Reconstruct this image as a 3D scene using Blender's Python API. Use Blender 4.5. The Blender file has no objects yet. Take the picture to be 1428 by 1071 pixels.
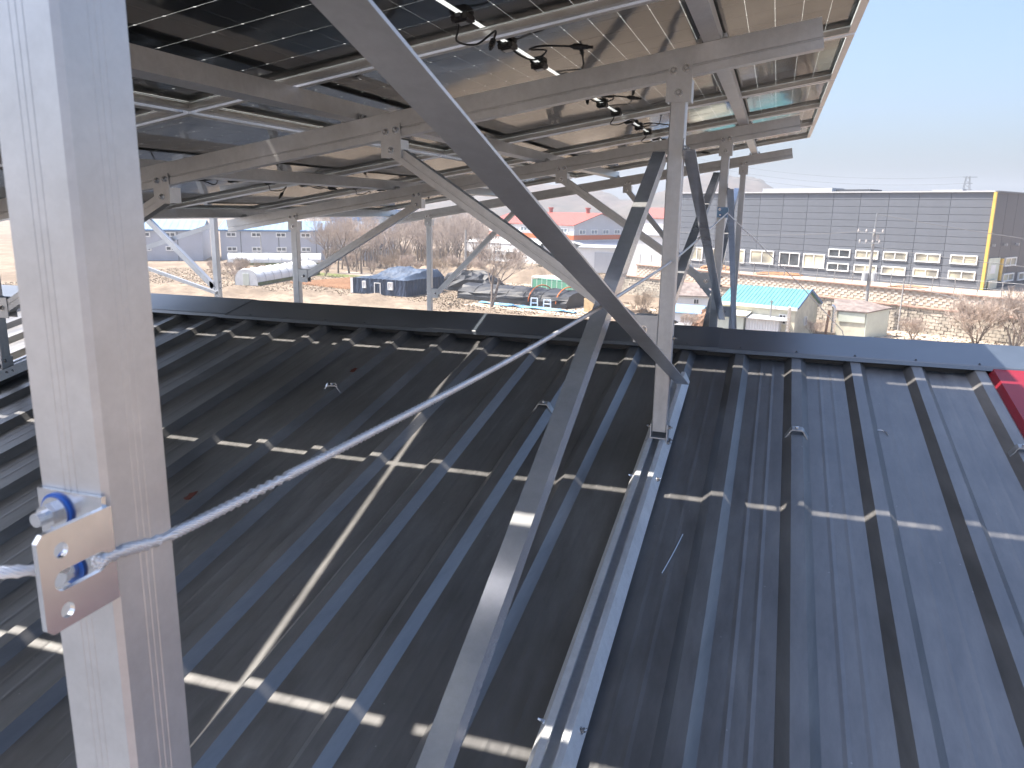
import bpy, bmesh, math, random
from mathutils import Vector, Matrix
R = math.radians
random.seed(7)
scene = bpy.context.scene
COL = scene.collection

# ------------------------------------------------------------------ camera
# The camera stands at the world origin, about 1.5 m above the metal roof; X runs along the ridge,
# Y up the roof slope and away from the camera, Z up.  The ground lies at z = -11.
GROUND = -11.0
pitch, yaw, roll = R(12.6985), R(18.269), R(0.9295)
fwd = Vector((-math.sin(yaw)*math.cos(pitch), math.cos(yaw)*math.cos(pitch), -math.sin(pitch)))
rgt = Vector((math.cos(yaw), math.sin(yaw), 0))
upv = rgt.cross(fwd)
r2 = math.cos(roll)*rgt + math.sin(roll)*upv
u2 = -math.sin(roll)*rgt + math.cos(roll)*upv
cam = bpy.data.cameras.new('camera')
cam_ob = bpy.data.objects.new('camera', cam); COL.objects.link(cam_ob)
cam_ob.matrix_world = Matrix(((r2.x, u2.x, -fwd.x, 0), (r2.y, u2.y, -fwd.y, 0), (r2.z, u2.z, -fwd.z, 0), (0, 0, 0, 1)))
cam.sensor_width = 36; cam.lens = 27.256; cam.clip_start = 0.05; cam.clip_end = 6000
cam.dof.use_dof = True; cam.dof.focus_distance = 3.6; cam.dof.aperture_fstop = 18
scene.camera = cam_ob

# ------------------------------------------------------------------ sky, sun, exposure
SUN = Vector((0.565, 0.10, -1.0)).normalized()          # the way the sunlight travels
elev = math.asin(-SUN.z)
world = bpy.data.worlds.new('World'); scene.world = world; world.use_nodes = True
wn = world.node_tree.nodes; wl = world.node_tree.links; wn.clear()
sky = wn.new('ShaderNodeTexSky'); sky.sky_type = 'NISHITA'; sky.sun_disc = False
sky.sun_elevation = elev; sky.sun_rotation = math.atan2(-SUN.x, -SUN.y)
sky.altitude = 50; sky.air_density = 1.0; sky.dust_density = 5.0; sky.ozone_density = 6.0
bg = wn.new('ShaderNodeBackground'); bg.inputs['Strength'].default_value = 0.13
wo = wn.new('ShaderNodeOutputWorld')
wl.new(sky.outputs[0], bg.inputs[0]); wl.new(bg.outputs[0], wo.inputs[0])
sl = bpy.data.lights.new('sun', 'SUN'); sl.energy = 5.0; sl.angle = R(0.53); sl.color = (1.0, 0.92, 0.82)
so = bpy.data.objects.new('sun', sl); COL.objects.link(so); so.location = (-40, -10, 60)
so.rotation_euler = SUN.to_track_quat('-Z', 'Y').to_euler()
scene.view_settings.view_transform = 'Standard'; scene.view_settings.look = 'None'
scene.view_settings.exposure = 1.25; scene.view_settings.gamma = 1; scene.view_settings.use_curve_mapping = False
scene.render.engine = 'CYCLES'
scene.cycles.transparent_max_bounces = 24; scene.cycles.max_bounces = 8
scene.cycles.caustics_reflective = False; scene.cycles.caustics_refractive = False; scene.cycles.sample_clamp_indirect = 4.0; scene.cycles.blur_glossy = 1.0

# ------------------------------------------------------------------ materials
M = {}
def pm(name, color, rough=0.6, metal=0.0, spec=0.5, var=0.0, scale=8.0, var2=None, bump=0.0, bscale=60.0, stretch=None, detail=4):
    m = bpy.data.materials.new(name); m.use_nodes = True; nt = m.node_tree; n = nt.nodes; l = nt.links
    b = n['Principled BSDF']
    b.inputs['Base Color'].default_value = (*color, 1); b.inputs['Roughness'].default_value = rough
    b.inputs['Metallic'].default_value = metal; b.inputs['Specular IOR Level'].default_value = spec
    tc = n.new('ShaderNodeTexCoord'); src = tc.outputs['Object']
    if stretch:
        mp = n.new('ShaderNodeMapping'); mp.inputs['Scale'].default_value = stretch; l.new(src, mp.inputs[0]); src = mp.outputs[0]
    if var or var2:
        nz = n.new('ShaderNodeTexNoise'); nz.inputs['Scale'].default_value = scale; nz.inputs['Detail'].default_value = detail
        nz.inputs['Roughness'].default_value = 0.62
        l.new(src, nz.inputs['Vector'])
        rp = n.new('ShaderNodeValToRGB'); rp.color_ramp.elements[0].position = 0.36; rp.color_ramp.elements[1].position = 0.66
        lo = var2 if var2 else tuple(c*(1-var) for c in color); hi = color if var2 else tuple(min(1, c*(1+var)) for c in color)
        rp.color_ramp.elements[0].color = (*lo, 1); rp.color_ramp.elements[1].color = (*hi, 1)
        l.new(nz.outputs['Fac'], rp.inputs[0]); l.new(rp.outputs[0], b.inputs['Base Color'])
        mr = n.new('ShaderNodeMapRange'); mr.inputs['To Min'].default_value = max(0.02, rough*0.85); mr.inputs['To Max'].default_value = min(1, rough*1.15)
        l.new(nz.outputs['Fac'], mr.inputs[0]); l.new(mr.outputs[0], b.inputs['Roughness'])
    if bump:
        bz = n.new('ShaderNodeTexNoise'); bz.inputs['Scale'].default_value = bscale; bz.inputs['Detail'].default_value = 5
        l.new(src, bz.inputs['Vector'])
        bp = n.new('ShaderNodeBump'); bp.inputs['Strength'].default_value = bump; bp.inputs['Distance'].default_value = 0.02
        l.new(bz.outputs['Fac'], bp.inputs['Height']); l.new(bp.outputs[0], b.inputs['Normal'])
    M[name] = m
    return m

def roof_paint():
    m = pm('roof_paint', (0.030, 0.034, 0.043), 0.36, 0.0, 1.0)
    m.node_tree.nodes['Principled BSDF'].inputs['IOR'].default_value = 1.85
    nt = m.node_tree; n = nt.nodes; l = nt.links; b = n['Principled BSDF']
    tc = n.new('ShaderNodeTexCoord'); geo = n.new('ShaderNodeNewGeometry')
    mp = n.new('ShaderNodeMapping'); mp.inputs['Scale'].default_value = (9, 1.1, 9); l.new(geo.outputs['Position'], mp.inputs[0])
    a = n.new('ShaderNodeTexNoise'); a.inputs['Scale'].default_value = 2.2; a.inputs['Detail'].default_value = 7; a.inputs['Roughness'].default_value = 0.7
    l.new(mp.outputs[0], a.inputs['Vector'])
    d = n.new('ShaderNodeTexNoise'); d.inputs['Scale'].default_value = 1.6; d.inputs['Detail'].default_value = 6
    l.new(geo.outputs['Position'], d.inputs['Vector'])
    mx = n.new('ShaderNodeMath'); mx.operation = 'MULTIPLY'; l.new(a.outputs['Fac'], mx.inputs[0]); l.new(d.outputs['Fac'], mx.inputs[1])
    rp = n.new('ShaderNodeValToRGB')
    rp.color_ramp.elements[0].position = 0.14; rp.color_ramp.elements[0].color = (0.042, 0.042, 0.044, 1)
    rp.color_ramp.elements[1].position = 0.44; rp.color_ramp.elements[1].color = (0.180, 0.175, 0.170, 1)
    l.new(mx.outputs[0], rp.inputs[0])
    # specks of bird lime, swarf and grit
    v = n.new('ShaderNodeTexVoronoi'); v.inputs['Scale'].default_value = 26; l.new(geo.outputs['Position'], v.inputs['Vector'])
    lt = n.new('ShaderNodeMath'); lt.operation = 'LESS_THAN'; lt.inputs[1].default_value = 0.055; l.new(v.outputs['Distance'], lt.inputs[0])
    wn_ = n.new('ShaderNodeTexWhiteNoise'); l.new(v.outputs['Position'], wn_.inputs['Vector'])
    gt = n.new('ShaderNodeMath'); gt.operation = 'GREATER_THAN'; gt.inputs[1].default_value = 0.83; l.new(wn_.outputs['Value'], gt.inputs[0])
    mu = n.new('ShaderNodeMath'); mu.operation = 'MULTIPLY'; l.new(lt.outputs[0], mu.inputs[0]); l.new(gt.outputs[0], mu.inputs[1])
    mix = n.new('ShaderNodeMix'); mix.data_type = 'RGBA'; l.new(mu.outputs[0], mix.inputs[0]); l.new(rp.outputs[0], mix.inputs[6]); mix.inputs[7].default_value = (0.30, 0.29, 0.27, 1)
    l.new(mix.outputs[2], b.inputs['Base Color'])
    mr = n.new('ShaderNodeMapRange'); mr.inputs['To Min'].default_value = 0.31; mr.inputs['To Max'].default_value = 0.47
    l.new(a.outputs['Fac'], mr.inputs[0]); l.new(mr.outputs[0], b.inputs['Roughness'])
    bz = n.new('ShaderNodeTexNoise'); bz.inputs['Scale'].default_value = 2.6; bz.inputs['Detail'].default_value = 4; l.new(geo.outputs['Position'], bz.inputs['Vector'])
    bp = n.new('ShaderNodeBump'); bp.inputs['Strength'].default_value = 0.22; bp.inputs['Distance'].default_value = 0.02
    l.new(bz.outputs['Fac'], bp.inputs['Height']); l.new(bp.outputs[0], b.inputs['Normal'])
    return m
roof_paint()

def aluminium(name, color, rough, metal):
    m = pm(name, color, rough, metal)
    nt = m.node_tree; n = nt.nodes; l = nt.links; b = n['Principled BSDF']
    geo = n.new('ShaderNodeNewGeometry')
    a = n.new('ShaderNodeTexNoise'); a.inputs['Scale'].default_value = 3.5; a.inputs['Detail'].default_value = 8; a.inputs['Roughness'].default_value = 0.65
    l.new(geo.outputs['Position'], a.inputs['Vector'])
    rp = n.new('ShaderNodeValToRGB'); rp.color_ramp.elements[0].position = 0.3; rp.color_ramp.elements[1].position = 0.7
    rp.color_ramp.elements[0].color = (*[c*0.82 for c in color], 1); rp.color_ramp.elements[1].color = (*[min(1, c*1.06) for c in color], 1)
    f = n.new('ShaderNodeTexNoise'); f.inputs['Scale'].default_value = 38; f.inputs['Detail'].default_value = 6; f.inputs['Roughness'].default_value = 0.8
    l.new(geo.outputs['Position'], f.inputs['Vector'])
    fm = n.new('ShaderNodeMapRange'); fm.inputs['From Min'].default_value = 0.3; fm.inputs['From Max'].default_value = 0.7; fm.inputs['To Min'].default_value = 0.90; fm.inputs['To Max'].default_value = 1.05; l.new(f.outputs['Fac'], fm.inputs[0])
    ml = n.new('ShaderNodeMix'); ml.data_type = 'RGBA'; ml.blend_type = 'MULTIPLY'; ml.inputs[0].default_value = 1.0
    l.new(a.outputs['Fac'], rp.inputs[0]); l.new(rp.outputs[0], ml.inputs[6]); l.new(fm.outputs[0], ml.inputs[7]); l.new(ml.outputs[2], b.inputs['Base Color'])
    mr = n.new('ShaderNodeMapRange'); mr.inputs['To Min'].default_value = rough*0.75; mr.inputs['To Max'].default_value = rough*1.3
    l.new(a.outputs['Fac'], mr.inputs[0]); l.new(mr.outputs[0], b.inputs['Roughness'])
    return m
aluminium('anodised_aluminium', (0.60, 0.61, 0.625), 0.385, 0.68)
aluminium('bright_aluminium', (0.76, 0.77, 0.785), 0.18, 0.66)
aluminium('rail_aluminium', (0.86, 0.87, 0.88), 0.385, 0.55)
aluminium('frame_aluminium', (0.66, 0.66, 0.66), 0.385, 0.92)
aluminium('zinc_steel', (0.72, 0.74, 0.77), 0.20, 0.9)
aluminium('bolt_steel', (0.34, 0.34, 0.34), 0.20, 1.0)
aluminium('blue_zinc', (0.22, 0.36, 0.55), 0.385, 0.9)
aluminium('galvanised_steel', (0.50, 0.51, 0.52), 0.42, 0.9)

def glass_sheet():
    m = bpy.data.materials.new('panel_glass'); m.use_nodes = True; nt = m.node_tree; n = nt.nodes; l = nt.links
    n.clear(); o = n.new('ShaderNodeOutputMaterial'); mix = n.new('ShaderNodeMixShader')
    tr = n.new('ShaderNodeBsdfTransparent'); tr.inputs[0].default_value = (0.93, 0.95, 0.94, 1)
    gl = n.new('ShaderNodeBsdfGlossy'); gl.inputs['Roughness'].default_value = 0.06; gl.inputs['Color'].default_value = (0.62, 0.63, 0.64, 1)
    lw = n.new('ShaderNodeLayerWeight'); lw.inputs['Blend'].default_value = 0.5
    p = n.new('ShaderNodeMath'); p.operation = 'POWER'; p.inputs[1].default_value = 5.0; l.new(lw.outputs['Facing'], p.inputs[0])
    mr = n.new('ShaderNodeMapRange'); mr.inputs['To Min'].default_value = 0.045; mr.inputs['To Max'].default_value = 0.98; l.new(p.outputs[0], mr.inputs[0])
    l.new(mr.outputs[0], mix.inputs[0]); l.new(tr.outputs[0], mix.inputs[1]); l.new(gl.outputs[0], mix.inputs[2]); l.new(mix.outputs[0], o.inputs[0])
    nz = n.new('ShaderNodeTexNoise'); nz.inputs['Scale'].default_value = 2.5
    bp = n.new('ShaderNodeBump'); bp.inputs['Strength'].default_value = 0.05; bp.inputs['Distance'].default_value = 0.02
    tc = n.new('ShaderNodeTexCoord'); l.new(tc.outputs['Object'], nz.inputs['Vector']); l.new(nz.outputs['Fac'], bp.inputs['Height']); l.new(bp.outputs[0], gl.inputs['Normal'])
    M['panel_glass'] = m
glass_sheet()
def film():
    m = bpy.data.materials.new('encapsulant'); m.use_nodes = True; nt = m.node_tree; n = nt.nodes; l = nt.links
    n.clear(); o = n.new('ShaderNodeOutputMaterial'); mx = n.new('ShaderNodeMixShader'); mx.inputs[0].default_value = 0.45
    d = n.new('ShaderNodeBsdfDiffuse'); d.inputs[0].default_value = (0.8, 0.8, 0.78, 1); t = n.new('ShaderNodeBsdfTranslucent'); t.inputs[0].default_value = (0.85, 0.86, 0.84, 1)
    l.new(d.outputs[0], mx.inputs[1]); l.new(t.outputs[0], mx.inputs[2]); l.new(mx.outputs[0], o.inputs[0]); M['encapsulant'] = m
film()
pm('solar_cell', (0.012, 0.013, 0.017), 0.5, 0.0, 0.08, var=0.25, scale=3)
pm('black_plastic', (0.012, 0.012, 0.013), 0.45)
pm('blue_plastic', (0.02, 0.13, 0.55), 0.35)
pm('red_paint', (0.22, 0.012, 0.024), 0.42, 0.0, 0.5, var=0.12, scale=4)
pm('dark_trim', (0.046, 0.060, 0.080), 0.34, 0.0, 1.0, var=0.25, scale=2.5, bump=0.05, bscale=6)
M['dark_trim'].node_tree.nodes['Principled BSDF'].inputs['IOR'].default_value = 1.9
pm('rust', (0.16, 0.035, 0.02), 0.8, var=0.4, scale=60)
pm('swarf', (0.75, 0.76, 0.78), 0.3, 1.0)
pm('wall_cladding', (0.30, 0.31, 0.33), 0.5, var=0.06, scale=1.0)

# ------------------------------------------------------------------ mesh helpers
class MB:
    def __init__(s): s.v = []; s.f = []; s.mi = []; s.cur = 0
    def add(s, vs, fs):
        k = len(s.v); s.v += [tuple(p) for p in vs]; s.f += [tuple(i+k for i in f) for f in fs]; s.mi += [s.cur]*len(fs); return s
    def box(s, c, d, rot=None, rz=0):
        c = Vector(c); h = Vector(d)/2
        m = rot if rot is not None else (Matrix.Rotation(rz, 3, 'Z') if rz else Matrix.Identity(3))
        vs = [c + m @ Vector((x*h.x, y*h.y, z*h.z)) for z in (-1, 1) for x, y in ((-1, -1), (1, -1), (1, 1), (-1, 1))]
        return s.add(vs, [(3, 2, 1, 0), (4, 5, 6, 7), (0, 1, 5, 4), (1, 2, 6, 5), (2, 3, 7, 6), (3, 0, 4, 7)])
    def span(s, a, b): return s.box([(a[i]+b[i])/2 for i in range(3)], [abs(b[i]-a[i]) for i in range(3)])
    def prism(s, prof, p0, p1, ax, ay):
        p0 = Vector(p0); p1 = Vector(p1); ax = Vector(ax); ay = Vector(ay); n = len(prof)
        vs = [p + ax*a + ay*b for p in (p0, p1) for a, b in prof]
        fs = [(i, (i+1) % n, n+(i+1) % n, n+i) for i in range(n)] + [tuple(range(n-1, -1, -1)), tuple(range(n, 2*n))]
        return s.add(vs, fs)
    def poly(s, pts, thick):                      # flat polygon given thickness downwards (or along a vector)
        d = Vector(thick) if hasattr(thick, '__len__') else Vector((0, 0, -thick)); n = len(pts)
        vs = [Vector(p) for p in pts] + [Vector(p)+d for p in pts]
        return s.add(vs, [tuple(range(n)), tuple(range(2*n-1, n-1, -1))] + [(i, n+i, n+(i+1) % n, (i+1) % n) for i in range(n)])
    def tube(s, pts, r, n=8, cap=True):
        pts = [Vector(p) for p in pts]; rs = r if hasattr(r, '__len__') else [r]*len(pts)
        k = len(s.v); ref = None
        for i, p in enumerate(pts):
            t = (pts[min(i+1, len(pts)-1)] - pts[max(i-1, 0)]).normalized()
            if ref is None:
                ref = Vector((0, 0, 1)) if abs(t.z) < 0.9 else Vector((1, 0, 0))
            a = (ref - t*ref.dot(t)).normalized(); b = t.cross(a); ref = a
            for j in range(n):
                th = 2*math.pi*j/n; s.v.append(tuple(p + (a*math.cos(th)+b*math.sin(th))*rs[i]))
        for i in range(len(pts)-1):
            for j in range(n):
                s.f.append((k+i*n+j, k+i*n+(j+1) % n, k+(i+1)*n+(j+1) % n, k+(i+1)*n+j)); s.mi.append(s.cur)
        if cap:
            e = k+(len(pts)-1)*n
            s.f.append(tuple(k+j for j in range(n-1, -1, -1))); s.f.append(tuple(e+j for j in range(n))); s.mi += [s.cur]*2
        return s
    def cyl(s, p0, p1, r, n=12): return s.tube([p0, p1], r, n)
    def bar(s, p0, p1, w, h, side=None):
        p0 = Vector(p0); p1 = Vector(p1); t = (p1-p0).normalized()
        sd = Vector(side) if side is not None else (t.cross(Vector((0, 0, 1))) if abs(t.z) < 0.95 else Vector((1, 0, 0)))
        sd = (sd - t*sd.dot(t)).normalized(); up = sd.cross(t)
        return s.prism([(-w/2, -h/2), (w/2, -h/2), (w/2, h/2), (-w/2, h/2)], p0, p1, sd, up)
    def mesh(s, name, mats, origin=(0, 0, 0), smooth=False, bevel=0):
        o = Vector(origin); me = bpy.data.meshes.new(name)
        me.from_pydata([tuple(Vector(p)-o) for p in s.v], [], s.f)
        mats = mats if isinstance(mats, (list, tuple)) else [mats]
        for m in mats: me.materials.append(M[m])
        if any(s.mi):
            for p, i in zip(me.polygons, s.mi): p.material_index = i
        bm = bmesh.new(); bm.from_mesh(me); bmesh.ops.recalc_face_normals(bm, faces=bm.faces)
        if bevel: bmesh.ops.bevel(bm, geom=[e for e in bm.edges], offset=bevel, segments=1, affect='EDGES', clamp_overlap=True)
        bm.to_mesh(me); bm.free()
        if smooth:
            for p in me.polygons: p.use_smooth = True
        return me
    def build(s, name, mats, parent=None, smooth=False, bevel=0, label=None):
        o = abs_origin(parent)
        return obj(name, s.mesh(name, mats, o, smooth, bevel), parent, label)
ORIG = {}
def abs_origin(p):
    while p is not None and p.name not in ORIG: p = p.parent
    return ORIG[p.name] if p is not None else (0, 0, 0)
def obj(name, me, parent=None, label=None):
    o = bpy.data.objects.new(name, me); COL.objects.link(o)
    if parent is not None: o.parent = parent
    if label: o['label'] = label
    return o
def thing(name, label, cat, loc=(0, 0, 0), group=None):
    o = bpy.data.objects.new(name, None); COL.objects.link(o); o.location = loc; o.empty_display_size = 0.2
    o['label'] = label; o['category'] = cat
    if group: o['group'] = group
    ORIG[o.name] = tuple(loc)
    return o
def tag(o, label, cat, group=None):
    o['label'] = label; o['category'] = cat
    if group: o['group'] = group
    return o
def struct(o): o['kind'] = 'structure'; return o
def copy_tree(o, parent=None, **kw):
    c = o.copy(); COL.objects.link(c)
    if parent is not None: c.parent = parent
    for ch in list(o.children): copy_tree(ch, c)
    for k, v in kw.items(): c[k] = v
    return c

# ================================================================== THE ROOF WE STAND ON
S = math.tan(R(11.521)); H = 1.462; RIDGE_Y = 4.17
PITCH = 0.258; RH = 0.030
def ztop(y): return -H + S*y if y <= RIDGE_Y else -H + S*RIDGE_Y - S*(y-RIDGE_Y)       # top of the ribs
Y_EAVE = -5.2; Y_FAR = 2*RIDGE_Y - Y_EAVE
XR = 0.124 + 3*PITCH                                   # top left edge of the last rib before the red verge
house = thing('metal_roof_building', 'long dark building whose ribbed charcoal metal roof fills the foreground', 'building', (-8, RIDGE_Y, GROUND))
# one roofing sheet: four ribs, 1.032 m cover width
def sheet_profile(nr):
    pts = []
    for k in range(nr):
        x = k*PITCH
        pts += [(x-0.030, -RH), (x, 0), (x+0.041, 0), (x+0.068, -RH)]
        if True:
            c = x + 0.148
            pts += [(c-0.036, -RH), (c-0.026, -RH+0.0009), (c-0.016, -RH), (c+0.016, -RH), (c+0.026, -RH+0.0009), (c+0.036, -RH)]
    pts.append((nr*PITCH-0.0305, -RH))
    return pts
def roof_sheet_mesh(side):
    prof = sheet_profile(4); n = len(prof); vs = []; fs = []
    ys = [Y_EAVE, -2.0, 0.0, 1.5, 3.0, RIDGE_Y-0.02] if side == 0 else [RIDGE_Y+0.02, 6.0, 9.0, Y_FAR]
    for y in ys:
        for x, z in prof: vs.append((x, y, ztop(y)+z))
    for y in ys:
        for x, z in prof: vs.append((x, y, ztop(y)+z-0.006))
    m = len(ys)
    for i in range(m-1):
        for j in range(n-1):
            a = i*n+j; fs.append((a, a+1, a+n+1, a+n)); b = m*n+a; fs.append((b+n, b+n+1, b+1, b))
    for j in range(n-1):
        fs.append((j, m*n+j, m*n+j+1, j+1)); a = (m-1)*n+j; fs.append((a, a+1, m*n+a+1, m*n+a))
    b = MB(); b.add(vs, fs)
    return b
NSHEET = 13
for side in (0, 1):
    me = roof_sheet_mesh(side).mesh('roof_sheet', 'roof_paint', ORIG[house.name])
    for k in range(NSHEET):
        o = obj('roof_sheet', me, house); o.location = (XR - 0.0 - (k+1)*4*PITCH + PITCH, 0, 0.0004*(k % 2))
# last rib lap and the red verge trim at the gable end
def slope_strip(prof, y0, y1, name, mat, parent, label=None):
    b = MB()
    p0 = (0, y0, ztop(y0)); p1 = (0, y1, ztop(y1))
    b.prism(prof, p0, p1, (1, 0, 0), (0, 0, 1)); return b.build(name, mat, parent, label=label)
X0 = XR + PITCH - 0.031
for y0, y1 in ((Y_EAVE, RIDGE_Y-0.03), (RIDGE_Y+0.03, Y_FAR)):
    slope_strip([(X0-0.20, -0.034), (X0+0.16, -0.034), (X0+0.16, -0.040), (X0-0.20, -0.040)], y0, y1, 'verge_lining', 'roof_paint', house)
    slope_strip([(0.945, -0.030), (0.970, 0.012), (1.13, 0.013), (1.132, -0.16), (1.128, -0.16), (1.126, 0.009), (0.973, 0.008), (0.949, -0.030)], y0 + (0.2 if y0 > 0 else 0), y1 - (0.2 if y0 < 0 else 0), 'verge_trim', 'red_paint', house, 'crimson painted verge flashing at the gable end')
# ridge cap in overlapping lengths
def cap_profile(dz):
    half = 0.285; pts = []
    top = [(-half-0.006, -0.020), (-half, -0.003), (-half+0.004, 0.0), (0, half*S), (half-0.004, 0.0), (half, -0.003), (half+0.006, -0.020)]
    return [(a, b+dz) for a, b in top] + [(a*0.985, b-0.003+dz) for a, b in reversed(top)]
zc = ztop(RIDGE_Y-0.285) + 0.022
x = 1.18; k = 0
while x > -12.3:
    b = MB(); e = 0.0035 if k % 2 else 0.0
    b.prism(cap_profile(e), (x-1.45-(0.05 if k % 2 else 0), RIDGE_Y, zc), (x+(0.05 if k % 2 else 0) + (0.04 if k == 0 else 0), RIDGE_Y, zc), (0, 1, 0), (0, 0, 1))
    b.build('ridge_cap', 'dark_trim', house); x -= 1.45; k += 1
# rib closures under the cap and cap screws
b = MB()
for sgn in (-1, 1):
    yy = RIDGE_Y + sgn*0.245
    b.span((-12.2, yy-0.012, ztop(yy)-0.045), (1.0, yy+0.012, ztop(yy)+0.012))
b.build('closure_strip', 'black_plastic', house)
def screw_mesh():
    b = MB(); b.cyl((0, 0, 0), (0, 0, 0.0015), 0.006, 10); b.cyl((0, 0, 0.0015), (0, 0, 0.005), 0.0034, 6)
    return b.mesh('screw', 'dark_trim')
SCREW = screw_mesh()
nrm_tilt = (math.atan(S), 0, 0)
for k in range(-12, 4):
    xx = 0.124 + k*PITCH + 0.02
    o = obj('cap_screw', SCREW, house); o.location = Vector((xx, RIDGE_Y-0.268, zc+0.004)) - Vector(ORIG[house.name]); o.rotation_euler = nrm_tilt
b = MB()
b.span((-12.1, Y_EAVE+0.25, GROUND-0.02), (1.12, Y_FAR-0.25, ztop(Y_EAVE)-0.12))
b.build('wall', 'wall_cladding', house)
for xg in (-12.08, 1.10):
    b = MB(); b.poly([(xg, Y_EAVE+0.3, ztop(Y_EAVE)-0.13), (xg, Y_FAR-0.3, ztop(Y_EAVE)-0.13), (xg, RIDGE_Y, ztop(RIDGE_Y)-0.10)], (0.02, 0, 0))
    b.build('gable_infill', 'wall_cladding', house)

# saddle clips on the ribs (all in one line up the slope), rust marks and shavings
def clip_thing(x, y, label, mat='galvanised_steel', tilt=0.0):
    t = thing('roof_clip', label, 'clip', (x, y, ztop(y)), 'small metal clips on the roof ribs')
    b = MB(); w = 0.021
    prof = [(-0.040, -0.022), (-0.026, -0.004), (-w-0.002, 0.004), (-w+0.004, 0.010), (w-0.004, 0.010), (w+0.002, 0.004), (0.026, -0.004), (0.040, -0.022), (0.044, -0.022), (0.030, -0.001), (w+0.005, 0.007), (w-0.003, 0.014), (-w+0.003, 0.014), (-w-0.005, 0.007), (-0.030, -0.001), (-0.044, -0.022)]
    b.prism([(a, c) for a, c in prof], (0.0+x, y-0.016, ztop(y)-0.016*S), (x, y+0.016, ztop(y)+0.016*S), (1, 0, 0), (0, 0, 1))
    b.build('saddle', mat, t)
    b = MB(); b.cyl((x, y, ztop(y)+0.0135), (x, y, ztop(y)+0.020), 0.007, 6); b.build('bolt', 'zinc_steel', t)
    t.rotation_euler = (0, 0, tilt)
    return t
clip_thing(0.124-4*PITCH+0.0205, 3.126, 'grey saddle clip on the rib beside the long diagonal angle bar')
clip_thing(0.124+0.0205, 3.112, 'grey saddle clip on a rib in the open, right of the base rail')
clip_thing(0.124+3*PITCH+0.0205, 3.141, 'grey saddle clip on the last rib at the right edge, by the crimson verge')
clip_thing(0.124-8*PITCH+0.0205, 3.106, 'small loose clip on the darkest part of the roof, left of centre', 'zinc_steel', 0.5)
def rust_patch(x, y, label):
    b = MB(); pts = []
    for i in range(14):
        a = 2*math.pi*i/14; r = random.uniform(0.6, 1.15)
        pts.append((x+0.016*r*math.cos(a), y+0.035*r*math.sin(a), ztop(y+0.035*r*math.sin(a))+0.0016))
    b.poly(pts, 0.001); o = b.build('rust_patch', 'rust'); tag(o, label, 'rust mark'); return o
rust_patch(0.124-8*PITCH+0.022, 3.31, 'reddish brown rust mark on a rib just above the loose clip')
rust_patch(0.124-8*PITCH+0.022, 2.135, 'reddish brown rust mark on a rib near the foreground post')
def shaving(pts, label):
    z = lambda p: ztop(p[1])-RH+0.004
    P = []
    for i in range(13):
        u = i/12; a, c, e = [Vector(q) for q in pts]
        q = a*(1-u)**2 + c*2*u*(1-u) + e*u*u; P.append((q.x, q.y, z(q)))
    b = MB(); b.tube(P, 0.0016, 5); tag(b.build('metal_shaving', 'swarf'), label, 'metal shaving', 'curled metal shavings on the roof')
shaving([(-0.235, 2.16, 0), (-0.215, 2.26, 0), (-0.200, 2.37, 0)], 'thin curved metal shaving lying right of the base rail')
shaving([(0.440, 3.245, 0), (0.475, 3.265, 0), (0.482, 3.215, 0)], 'thin hooked metal shaving near the ridge on the right')

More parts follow.
